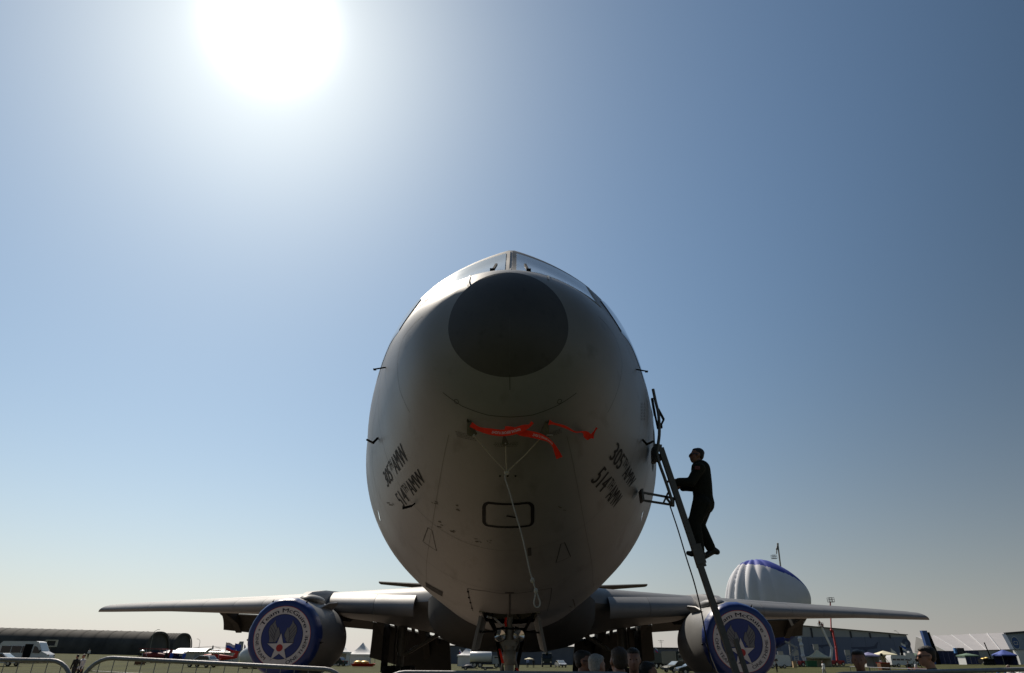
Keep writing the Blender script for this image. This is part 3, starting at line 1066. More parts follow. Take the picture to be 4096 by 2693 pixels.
for sg in (-1, 1):
    gx_, gy_ = sg * 5.33, 29.5
    leg = obj('main_gear', MB().tube([(gx_, gy_, 3.2), (gx_, gy_, 1.9)], .24, 16).tube([(gx_, gy_, 1.95), (gx_, gy_, .8)], .17, 16).bar((gx_, gy_ - .9, .66), (gx_, gy_ + .9, .66), .26, .3), GEARG, plane)
    for dx in (-.42, .42):
        for dy in (-.82, .82):
            wheel((gx_ + dx, gy_ + dy, .66), .66, .44, leg)
    obj('side_brace', MB().tube([(gx_ + sg * .0, gy_ + .1, 1.7), (gx_ - sg * 2.1, gy_ + .2, 2.9)], .09, 10).tube([(gx_, gy_ + .3, 1.4), (gx_ + sg * .1, gy_ + 1.8, 3.0)], .08, 10), GEARG, leg)
    obj('strut_door', MB().box((gx_ + sg * .75, gy_, 2.0), (.07, 1.5, 1.9)), SHADEG, leg)
    obj('torque_link', MB().bar((gx_, gy_ - .2, 1.7), (gx_, gy_ - .55, 1.3), .2, .07).bar((gx_, gy_ - .55, 1.3), (gx_, gy_ - .2, .9), .2, .07), GEARG, leg)
    obj('hydraulic_line', MB().tube([(gx_ + sg * .28, gy_ - .1, 3.0), (gx_ + sg * .3, gy_ - .2, 2.0), (gx_ + sg * .24, gy_ - .2, 1.2), (gx_ + sg * .3, gy_ - .4, .8)], .025, 6), RUBBER, leg)

NGY = 7.95
ngl = obj('nose_gear', MB().tube([(0, NGY, 3.2), (0, NGY, 2.36), (0, NGY, 1.95)], .055, 16).tube([(0, NGY + .02, 2.2), (0, NGY + .02, 1.2)], .085, 16).tube([(0, NGY + .02, 1.3), (0, NGY + .02, .5)], .06, 14).bar((-.3, NGY + .02, .5), (.3, NGY + .02, .5), .14, .14), GEARG, plane)
for dx in (-.3, .3):
    wheel((dx, NGY + .02, .5), .5, .32, ngl)
obj('gear_collar', MB().lathe([(1.55, .10), (1.58, .125), (1.76, .125), (1.8, .10)], (0, NGY + .02, 0), 'Z', 24, (True, True)).box((0, NGY + .02, 1.92), (.24, .18, .10)), GEARG, ngl)
obj('gear_fork', MB().add([(-.2, NGY, 1.98), (.2, NGY, 1.98), (.09, NGY, 1.75), (-.09, NGY, 1.75), (-.2, NGY + .1, 1.98), (.2, NGY + .1, 1.98), (.09, NGY + .1, 1.75), (-.09, NGY + .1, 1.75)], [(0, 1, 2, 3), (4, 5, 6, 7), (0, 1, 5, 4), (1, 2, 6, 5), (2, 3, 7, 6), (3, 0, 4, 7)]), GEARG, ngl)
for sg in (-1, 1):
    obj('drag_strut', MB().tube([(sg * .11, NGY + .1, 1.35), (sg * .3, NGY + 1.1, 2.2)], .04, 10), BLACKP, ngl)
    obj('steering_arm', MB().tube([(sg * .11, NGY, 1.62), (sg * .15, NGY + .05, 1.45), (sg * .11, NGY + .05, 1.2)], .025, 8), GEARG, ngl)
    lx = sg * .178
    lamp = obj('landing_light', MB().lathe([(0, .105), (.015, .112), (.06, .105), (.16, .05)], (lx, NGY - .16, 2.045), 'Y', 28, (False, True)), STEEL, ngl)
    obj('lamp_lens', MB().lathe([(.012, .001), (.004, .05), (.006, .085), (.012, .1)], (lx, NGY - .16, 2.045), 'Y', 28), LENS, lamp) if False else obj('lamp_lens', MB().lathe([(.05, .001), (.03, .05), (.006, .1)], (lx, NGY - .16, 2.045), 'Y', 28), LENS, ngl)
    obj('lamp_bracket', MB().bar((lx, NGY - .02, 1.98), (sg * .03, NGY + .02, 1.95), .05, .06), GEARG, ngl)
    # aft bay doors, hinged along the sides and splayed
    fr = [[Vector((sg * (.56 + .13 * v), WS0 + (WS1 - WS0) * u + (.04 if v > .9 and u == 0 else 0), 2.36 - .60 * v + (.08 * u * v))) for u in (0, .33, .66, 1)] for v in (0, .25, .5, .75, .94, 1)]
    bk = [[p + Vector((-sg * .055, 0, 0)) for p in r_] for r_ in fr]
    obj('gear_door', MB().solid_grid(fr, bk, False), GREYW, ngl)
    obj('door_rod', MB().tube([(sg * .58, WS0 + .5, 2.1), (sg * .32, WS0 + .6, 2.12), (sg * .1, NGY + .1, 2.2)], .018, 6), BLACKP, ngl)
    obj('bay_brace', MB().tube([(sg * .5, WS0 + .2, 2.5), (sg * .2, NGY + .1, 2.0)], .028, 8), BLACKP, ngl)
obj('lamp_rail', MB().box((0, NGY - .06, 2.165), (.55, .05, .03)), BLACKP, ngl)
obj('bay_cylinder', MB().tube([(-.42, WS0 + .25, 2.36), (-.28, WS0 + .3, 2.33), (-.14, WS0 + .35, 2.22)], .022, 8), LGREY, ngl)
obj('bay_pipe', MB().tube([(-.33, WS0 + .3, 2.42), (-.30, WS0 + .25, 2.25), (-.24, WS0 + .3, 2.14), (-.26, WS0 + .4, 2.04)], .016, 6).tube([(.1, WS0 + .3, 2.45), (.22, WS0 + .2, 2.3), (.4, WS0 + .3, 2.36)], .02, 6), BLACKP, ngl)
for pts in (((-.07, NGY - .05, 2.36), (-.08, NGY - .08, 2.28), (-.07, NGY - .06, 2.2)), ((-.19, NGY - .03, 1.82), (-.17, NGY - .1, 1.76), (-.13, NGY - .08, 1.62), (-.12, NGY - .08, 1.58)), ((.13, NGY, 1.5), (.16, NGY - .05, 1.46), (.13, NGY - .03, 1.36))):
    p3 = [Vector(q) for q in pts]
    fr = [[q + Vector((-.02, 0, 0)), q + Vector((.025, .01, 0))] for q in p3]
    obj('warning_tag', MB().solid_grid(fr, [[p + Vector((0, .004, 0)) for p in r_] for r_ in fr]), RED, ngl)


# ------------------------------------------------------------------ helpers for the things round the aircraft
def rel(mb, o):
    """world-space builder moved into the frame of a thing that has no rotation"""
    l = o.location
    mb.v = [(p[0] - l.x, p[1] - l.y, p[2] - l.z) for p in mb.v]
    return mb


def flat(vs2, fs, c, m3=None):
    """2-D polygons (x, z) into the plane y = c"""
    return [(p[0], c, p[1]) for p in vs2], fs


# ------------------------------------------------------------------ engine covers
def disc(r0, r1, y, n=96):
    mb = MB()
    vs = [(r * math.cos(2 * math.pi * k / n), y, r * math.sin(2 * math.pi * k / n)) for r in (r0, r1) for k in range(n)]
    mb.add(vs, [(k, (k + 1) % n, n + (k + 1) % n, n + k) for k in range(n)])
    return mb


def poly2(pts, y):
    return MB().add([(p[0], y, p[1]) for p in pts], [tuple(range(len(pts)))])


def star_pts(cx, cz, r, rot=0.0):
    out = []
    for k in range(10):
        a = math.pi / 2 + rot + k * math.pi / 5
        q = r if k % 2 == 0 else r * .382
        out.append((cx + q * math.cos(a), cz + q * math.sin(a)))
    return out


def arc_text(st, r, cap, a0, a1, y, inward):
    vs, fs = TXT[st]
    w = vs[:, 0].max()
    vv, ff = subdivide(np.stack([vs[:, 0] * cap * (abs(R(a1 - a0)) * r) / (w * cap), vs[:, 1] * cap], 1), fs, .12)
    L = abs(R(a1 - a0)) * r
    out = []
    for u, v in vv:
        a = R(a0 + (a1 - a0) * u / L)
        q = r - v if inward else r + v
        out.append((q * math.cos(a), y, q * math.sin(a)))
    return MB().add(out, ff)


WINGP = [(-.31, .54), (-.36, .45), (-.45, .36), (-.485, .28), (-.496, .16), (-.47, .06), (-.44, -.03), (-.43, -.10), (-.44, -.19), (-.19, -.19), (-.2, -.15), (-.14, -.12), (-.16, -.08), (-.10, 0), (-.085, .06), (-.10, .135), (-.165, .30), (-.205, .27), (-.26, .36), (-.30, .44)]
for sg, side in ((-1, 'on the engine nearer the arched shelters'), (1, 'on the engine behind the ladder')):
    ec = ENG[sg]
    t = thing('engine_cover', 'round blue cover with winged star emblem ' + side, 'engine cover', AM @ ec, AYAW, 'engine inlet covers')
    prof = [(-.03, .002), (-.034, .5), (-.034, 1.0), (-.03, 1.12), (-.012, 1.19), (.04, 1.235), (.2, 1.295), (.34, 1.325)]
    rws = []
    rnd = random.Random(5 + sg)
    ph = [rnd.uniform(0, 6.28) for _ in range(6)]
    n = 120
    for i, (a, r) in enumerate(prof):
        row = []
        for k in range(n):
            th = 2 * math.pi * k / n
            f = max(0, i - 3) / 4
            wob = f * (.005 * math.sin(23 * th + ph[0]) + .005 * math.sin(9 * th + ph[1]) + .004 * math.sin(41 * th + ph[2]))
            aa = a + (f ** 2) * (.05 * math.sin(5 * th + ph[3]) + .03 * math.sin(12 * th + ph[4]))
            row.append(Vector(((r + wob) * math.cos(th), aa, (r + wob) * math.sin(th))))
        rws.append(row)
    obj('cover_sheet', MB().grid(rws, True, True), COVB, t)
    obj('white_ring', disc(.745, 1.0, -.039), COVW, t)
    obj('ring_edge', disc(1.0, 1.016, -.041), COVR, t)
    obj('ring_edge', disc(.728, .745, -.041), NAVY, t)
    obj('emblem_disc', disc(.0005, .728, -.040), COVD, t)
    for s2 in (-1, 1):
        big = [(-s2 * (x + .0) + 0.0, z) for x, z in WINGP]
        cxm, czm = sum(p[0] for p in big) / len(big), sum(p[1] for p in big) / len(big)
        obj('wing_outline', poly2([(cxm + (x - cxm) * 1.09, czm + (z - czm) * 1.05) for x, z in big], -.043), NAVY, t)
        wg = obj('wing_emblem', poly2(big, -.046), COVG, t)
        fl = MB()
        for a, b in (((-.40, .40), (-.23, .14)), ((-.455, .31), (-.25, .04)), ((-.47, .20), (-.27, -.04)), ((-.45, .08), (-.27, -.11)), ((-.205, .27), (-.26, .10)), ((-.26, .10), (-.27, -.18))):
            a2, b2 = Vector((-s2 * a[0], 0, a[1])), Vector((-s2 * b[0], 0, b[1]))
            d = (b2 - a2).normalized()
            nn = Vector((-d.z, 0, d.x)) * .007
            fl.add([tuple(a2 - nn + Vector((0, -.049, 0))), tuple(a2 + nn + Vector((0, -.049, 0))), tuple(b2 + nn + Vector((0, -.049, 0))), tuple(b2 - nn + Vector((0, -.049, 0)))], [(0, 1, 2, 3)])
        obj('feather_lines', fl, NAVY, wg)
    st = star_pts(-.025, -.37, .475, .03)
    obj('star_outline', MB().add([(-.025, -.049, -.37)] + [(p[0] * 1, -.049, p[1]) for p in star_pts(-.025, -.37, .50, .03)], [(0, 1 + k, 1 + (k + 1) % 10) for k in range(10)]), NAVY, t)
    obj('star', MB().add([(-.025, -.052, -.37)] + [(p[0], -.052, p[1]) for p in st], [(0, 1 + k, 1 + (k + 1) % 10) for k in range(10)]), COVW, t)
    rd = disc(.0005, .118, -.055, 40)
    rd.v = [(p[0] - .03, p[1], p[2] - .37) for p in rd.v]
    obj('red_disc', rd, COVR, t)
    obj('lettering', arc_text('Team McGuire', .80, .145, 156, 20, -.043, False), NAVY, t)
    obj('lettering', arc_text('ONE TEAM', .935, .115, 174, 236, -.043, True), NAVY, t)
    obj('lettering', arc_text('ONE THEME', .935, .115, 287, 363, -.043, True), NAVY, t)
    for a in (166, 11):
        c = (.872 * math.cos(R(a)), .872 * math.sin(R(a)))
        obj('small_star', MB().add([(c[0], -.043, c[1])] + [(p[0], -.043, p[1]) for p in star_pts(*c, .045, 0)], [(0, 1 + k, 1 + (k + 1) % 10) for k in range(10)]), NAVY, t)
    for a in (62, 118, 185, 352):
        d = Vector((math.cos(R(a)), 0, math.sin(R(a))))
        p = d * 1.335 + Vector((0, .30, 0))
        obj('tie_knot', MB().sphere(p, (.035, .05, .035), 8, 6).tube([p, p + d * .05 + Vector((.03, .06, .03))], .012, 5), BLACKP, t)
    if sg > 0:   # loose tie rope down the inner side of this cover
        obj('tie_rope', MB().tube([(-1.30, .22, .12), (-1.22, .05, -.2), (-1.13, -.05, -.6), (-1.02, -.08, -.95), (-.88, -.1, -1.22)], .016, 6), ROPE, t)


# ------------------------------------------------------------------ pitot covers, streamers and the pull cord
def ribbon(path, w, tw=None):
    """path of world points; returns front/back grids of a thin cloth ribbon. w: widths, tw: width directions"""
    fr, bk = [], []
    n = len(path)
    for i in range(n):
        d = (path[min(i + 1, n - 1)] - path[max(0, i - 1)]).normalized()
        wd_ = Vector(tw[i]) if tw else Vector((0, -.25, 1))
        wd_ = (wd_ - d * wd_.dot(d)).normalized() * (w[i] / 2)
        nn = d.cross(wd_).normalized() * .0015
        fr.append([path[i] + wd_ * k + nn for k in (-1, -.33, .33, 1)])
        bk.append([path[i] + wd_ * k - nn for k in (-1, -.33, .33, 1)])
    return fr, bk


def cr(pts, n=6):
    """smooth curve through points (any dimension)"""
    P = [np.array(p, float) for p in pts]
    P = [2 * P[0] - P[1]] + P + [2 * P[-1] - P[-2]]
    out = []
    for i in range(1, len(P) - 2):
        for k in range(n):
            t = k / n
            out.append(.5 * ((2 * P[i]) + (-P[i - 1] + P[i + 1]) * t + (2 * P[i - 1] - 5 * P[i] + 4 * P[i + 1] - P[i + 2]) * t * t + (-P[i - 1] + 3 * P[i] - 3 * P[i + 1] + P[i + 2]) * t ** 3))
    out.append(P[-2])
    return out


def off_skin(x, y, d):
    p = AM @ surf(x, y)[0]
    v = CAM - p
    return p + v * (d / v.length)


def pitot_cover(label, pouch_px, pts, txt=()):
    base = off_skin(*pouch_px[0], .02)
    t = thing('pitot_cover', label, 'pitot cover', base, 0, 'pitot covers with red streamers')
    a, b = off_skin(*pouch_px[0], .01), off_skin(*pouch_px[1], .10)
    path = [a.lerp(b, k / 5) for k in range(6)]
    pr = []
    for i, q in enumerate(path):
        u = i / 5
        wx, wy = pouch_px[2] * (.55 + 1.0 * u), .03
        pr.append([q + Vector((wx * math.cos(k * math.pi / 5), 0, wy * math.sin(k * math.pi / 5))) for k in range(10)])
    m_ = MB().grid(pr, True, True)
    m_.add(pr[-1], [tuple(range(10))])
    obj('pouch', rel(m_, t), CANVAS, t)
    fine = cr([(x, y, o, w, tz, tx) for x, y, o, w, tz, tx in pts], 6)
    path = [off_skin(q[0], q[1], q[2]) for q in fine]
    fr, bk = ribbon(path, [q[3] for q in fine], [(q[5], -.2, q[4]) for q in fine])
    st = obj('streamer', rel(MB().solid_grid(fr, bk), t), RED, t)
    n = len(path)
    for u0, u1 in txt:
        vs, fs = TXT['REMOVE BEFORE FLIGHT']
        w = vs[:, 0].max()
        vv, ff = subdivide(np.stack([vs[:, 0] / w, vs[:, 1]], 1), fs, .09)
        out = []
        for u, v in vv:
            s = (u1 + (u0 - u1) * u) * (n - 1)
            i = int(min(n - 2, s))
            k = s - i
            lo = fr[i][0].lerp(fr[i + 1][0], k)
            hi = fr[i][3].lerp(fr[i + 1][3], k)
            p = hi.lerp(lo, .30 + .42 * v)
            nn = (CAM - p).normalized()
            out.append(p + nn * .004)
        obj('lettering', rel(MB().add(out, ff), t), WHITEL, st)
    return t


pitot_cover('olive pitot cover with the long red streamer blowing right and REMOVE BEFORE FLIGHT lettering', ((1874, 1680), (1888, 1734), .034),
            [(1884, 1698, .10, .05, 1, .3), (1915, 1716, .14, .042, 1, .4), (1962, 1727, .18, .062, 1, 0), (2010, 1732, .20, .064, 1, -.05), (2056, 1725, .20, .066, 1, -.2), (2094, 1712, .19, .06, 1, -.3), (2118, 1703, .18, .028, 1, -.3), (2130, 1689, .17, .032, 1, -.8)], ((.30, .66),))
pitot_cover('small olive pitot cover on the centreline with red streamer drooping to the right', ((2016, 1748), (2020, 1772), .022),
            [(2020, 1711, .12, .03, 1, .2), (2050, 1718, .16, .05, 1, 0), (2085, 1731, .17, .062, 1, 0), (2122, 1737, .18, .064, 1, .1), (2165, 1748, .18, .058, 1, .4), (2196, 1763, .18, .034, 1, .7), (2217, 1786, .17, .036, .7, 1), (2228, 1810, .17, .055, .3, 1), (2238, 1832, .17, .068, .35, 1)], ((.40, .70),))
pitot_cover('olive pitot cover furthest towards the ladder with thin twisted red streamer', ((2190, 1684), (2176, 1738), .032),
            [(2196, 1690, .10, .055, 1, .3), (2215, 1695, .13, .022, 1, .3), (2260, 1708, .16, .026, 1, .3), (2300, 1728, .17, .014, 1, .3), (2330, 1728, .17, .018, 1, .2), (2344, 1738, .17, .07, 1, 1.0), (2362, 1754, .17, .07, .4, 1), (2368, 1742, .17, .04, .6, 1), (2378, 1726, .16, .018, .3, 1), (2387, 1711, .16, .022, .8, 1)])

knot = off_skin(2026, 1890, .16)
ct = thing('pull_cord', 'thin pale rope joined to the three pitot covers and hanging down to a loop', 'rope', knot)
for a, name in ((off_skin(1896, 1742, .11), 'cord'), (off_skin(2022, 1776, .10), 'cord'), (off_skin(2168, 1748, .11), 'cord')):
    midp = a.lerp(knot, .5) + Vector((0, 0, -.012))
    obj(name, rel(MB().tube([a + Vector((.03, 0, .012)) * (1 if a.x > 0 and name else 0), a, midp, knot], .0058, 6), ct), ROPE, ct)
    obj('cord_knot', rel(MB().sphere(a, (.018, .016, .018), 8, 6), ct), ROPE, ct)
ex = off_skin(2168, 1748, .11)
obj('cord_tail', rel(MB().tube([ex, ex.lerp(off_skin(2210, 1741, .18), .5) + Vector((0, 0, .01)), off_skin(2210, 1741, .18)], .0055, 6), ct), ROPE, ct)
obj('cord_knot', rel(MB().sphere(knot, (.028, .024, .03), 10, 8), ct), ROPE, ct)
dk = knot.y
down = [knot, at(2020, 1912, dk - .02), at(2036, 1962, dk - .06), at(2060, 2048, dk - .1), at(2084, 2130, dk - .12), at(2103, 2210, dk - .12), at(2118, 2280, dk - .12), at(2132, 2326, dk - .12), at(2142, 2362, dk - .12)]
obj('cord', rel(MB().tube([Vector(p) for p in cr([tuple(p) for p in down], 5)], .0062, 6), ct), ROPE, ct)
for q in ((2130, 2322), (2144, 2364)):
    obj('cord_knot', rel(MB().sphere(at(*q, dk - .12), (.02, .018, .026), 8, 6), ct), ROPE, ct)
lp = [at(x, y, dk - .12) for x, y in ((2144, 2364), (2139, 2392), (2136, 2414), (2141, 2427), (2150, 2430), (2158, 2424), (2160, 2408), (2152, 2386), (2145, 2366))]
obj('cord_loop', rel(MB().tube([Vector(p) for p in cr([tuple(p) for p in lp], 4)], .0068, 6), ct), ROPE, ct)

# ------------------------------------------------------------------ crew ladder
LY = 10.1
lb = at(2945, 2693, LY)
lt = at(2647, 1806, LY)
ld = (lt - lb).normalized()
foot = lb + ld * (-(lb.z - .02) / ld.z)
lad = thing('crew_ladder', 'tall metal crew ladder leaning against the fuselage with tubular handrails at its head', 'ladder', (foot.x, LY, 0))
nrm = Vector((ld.z, 0, -ld.x))
for dy in (-.19, .19):
    lean = Vector((.27 * dy, dy, 0))
    a, b = Vector((foot.x, LY, foot.z)) + lean, Vector((lt.x, LY, lt.z)) + lean
    obj('rail', rel(MB().bar(a, b, .035, .082, nrm), lad), LADM, lad)
    p, q = at(2776, 2188, LY), at(2800, 2264, LY)
    obj('rail_sleeve', rel(MB().bar(Vector((p.x, LY - .02, p.z)) + lean + nrm * .02, Vector((q.x, LY - .02, q.z)) + lean + nrm * .02, .045, .14, nrm), lad), LADM, lad)
    p, q = at(2925, 2560, LY), at(2970, 2700, LY)
    obj('rail_sleeve', rel(MB().bar(Vector((p.x, LY - .01, p.z)) + lean + nrm * .055, Vector((q.x, LY - .01, q.z)) + lean + nrm * .055, .03, .05, nrm), lad), LADM, lad)
    hp = [at(x, y, LY + dy * 1.15) for x, y in ((2612, 1557), (2622, 1605), (2633, 1652), (2637, 1700), (2637, 1740), (2632, 1782), (2629, 1820), (2640, 1862), (2658, 1912), (2676, 1965), (2692, 2018))]
    obj('handrail', rel(MB().tube([Vector(p) for p in cr([tuple(p) for p in hp], 3)], .024, 10), lad), LADM, lad)
L = (lt - foot).length
rung = MB().tube([(-.05, -.19, 0), (.05, .19, 0)], .018, 8).mesh('rung')
for k in range(int(L / .29)):
    p = foot + ld * (.25 + .29 * k)
    o = link('rung', rung, LADM, lad)
    o.location = Vector((p.x, LY, p.z)) - lad.location
for ya, yb, off in ((1970, 1992, -.1), (2001, 2020, .1)):
    a = at(2566, ya, LY + off)
    obj('standoff', rel(MB().bar(a, at(2688, yb, LY + off), .03, .03), lad), LADM, lad)
obj('standoff_pad', rel(MB().bar(at(2563, 1962, LY), at(2569, 2007, LY), .24, .03, (1, 0, 0)), lad), LADM, lad)
obj('standoff_bracket', rel(MB().bar(at(2660, 1985, LY - .1), at(2690, 2024, LY - .1), .03, .03).bar(at(2652, 2016, LY - .1), at(2672, 1972, LY - .1), .025, .025).bar(at(2690, 1990, LY - .1), at(2690, 2026, LY - .1), .05, .06), lad), LADM, lad)
obj('sill_hook', rel(MB().bar(at(2612, 1792, LY), at(2640, 1796, LY), .3, .05).bar(at(2618, 1795, LY), at(2620, 1846, LY), .3, .06, (1, 0, 0)).bar(at(2614, 1828, LY), at(2646, 1836, LY), .3, .05), lad), LADM, lad)
obj('fold_link', rel(MB().bar(at(2608, 1594, LY - .2), at(2620, 1664, LY - .2), .03, .05).bar(at(2620, 1660, LY - .2), at(2632, 1716, LY - .2), .025, .035).bar(at(2632, 1636, LY - .2), at(2655, 1679, LY - .2), .025, .035).bar(at(2655, 1679, LY - .2), at(2640, 1708, LY - .2), .025, .03).box(at(2640, 1706, LY - .2), (.07, .04, .06)), lad), BLACKP, lad)
cb = [at(2680, 2024, LY - .12), at(2712, 2120, LY - .15), at(2745, 2230, LY - .15), at(2778, 2335, LY - .15), at(2806, 2450, LY - .12), at(2826, 2560, LY - .1), at(2850, 2680, LY), at(2862, 2760, LY)]
obj('safety_cable', rel(MB().tube([Vector(p) for p in cr([tuple(p) for p in cb], 4)], .010, 6), lad), RUBBER, lad)


# ------------------------------------------------------------------ people: one fused body each, clothing and hair as separate layers
def capsule(p0, r0, p1, r1, n=12):
    p0, p1 = Vector(p0), Vector(p1)
    d = p1 - p0
    l = max(d.length, 1e-4)
    d.normalize()
    pts, rs = [], []
    for k in range(5):
        a = -math.pi / 2 + math.pi / 2 * k / 4
        pts.append(p0 + d * (r0 * math.sin(a)))
        rs.append(max(.0008, r0 * math.cos(a)))
    for k in range(1, 5):
        a = math.pi / 2 * k / 4
        if k == 1:
            pts.append(p1)
            rs.append(r1)
        pts.append(p1 + d * (r1 * math.sin(a)))
        rs.append(max(.0008, r1 * math.cos(a)))
    mb = MB()
    u = Vector((0, 0, 1)) if abs(d.z) < .9 else Vector((1, 0, 0))
    u = (u - d * u.dot(d)).normalized()
    w = d.cross(u)
    mb.grid([[q + (u * math.cos(2 * math.pi * j / n) + w * math.sin(2 * math.pi * j / n)) * r for j in range(n)] for q, r in zip(pts, rs)], True, True)
    o = 0
    mb.f += [tuple(reversed(range(n))), tuple((len(pts) - 1) * n + j for j in range(n))]
    mb.smooth += [True, True]
    return mb


def blob(c, f, u, rad):
    """ellipsoid: rad = (side, forward, up)"""
    s = f.cross(u)
    mb = MB().sphere((0, 0, 0), 1, 14, 10)
    mb.v = [tuple(Vector(c) + s * (p[0] * rad[0]) + f * (p[1] * rad[1]) + u * (p[2] * rad[2])) for p in mb.v]
    return mb


def fuse(prims, voxel, smooth=5):
    mb = MB()
    for q in prims:
        mb.add(q.v, q.f, True)
    ob = bpy.data.objects.new('f', mb.mesh('f'))
    COL.objects.link(ob)
    m = ob.modifiers.new('r', 'REMESH')
    m.mode = 'VOXEL'
    m.voxel_size = voxel
    m.use_smooth_shade = True
    s_ = ob.modifiers.new('s', 'SMOOTH')
    s_.iterations = smooth
    s_.factor = .5
    me = bpy.data.meshes.new_from_object(ob.evaluated_get(bpy.context.evaluated_depsgraph_get()))
    bpy.data.objects.remove(ob)
    return me


def head_prims(c, f, u):
    s = f.cross(u)
    P = [blob(c + u * .035 - f * .014, f, u, (.077, .098, .088)), blob(c + f * .03 - u * .03, f, u, (.065, .066, .093)),
         blob(c + f * .046 - u * .088, f, u, (.044, .044, .032)), capsule(c + f * .09 + u * .012, .010, c + f * .112 - u * .028, .015),
         blob(c + f * .09 - u * .064, f, u, (.026, .014, .013)), blob(c + f * .082 + u * .024, f, u, (.052, .018, .013))]
    for k in (-1, 1):
        P.append(blob(c + s * (k * .078) - u * .008 - f * .01, f, u, (.012, .024, .034)))
    return P


def hand_prims(w, d, up):
    """w: wrist, d: pointing, up: back of the hand"""
    d, up = d.normalized(), up.normalized()
    s = d.cross(up)
    P = [blob(w + d * .05, d, up, (.040, .055, .017))]
    for k, l in ((-1.5, .062), (-.5, .078), (.5, .084), (1.5, .074)):
        b = w + d * .095 + s * (k * .019)
        m_ = b + d * (l * .5) - up * .012
        e = m_ + d * (l * .28) - up * .034
        P += [capsule(b, .0095, m_, .009), capsule(m_, .009, e, .008)]
    tb = w + d * .03 + s * .034
    P += [capsule(tb, .012, tb + d * .04 + s * .022 - up * .015, .010), capsule(tb + d * .04 + s * .022 - up * .015, .010, tb + d * .07 + s * .014 - up * .034, .009)]
    return P


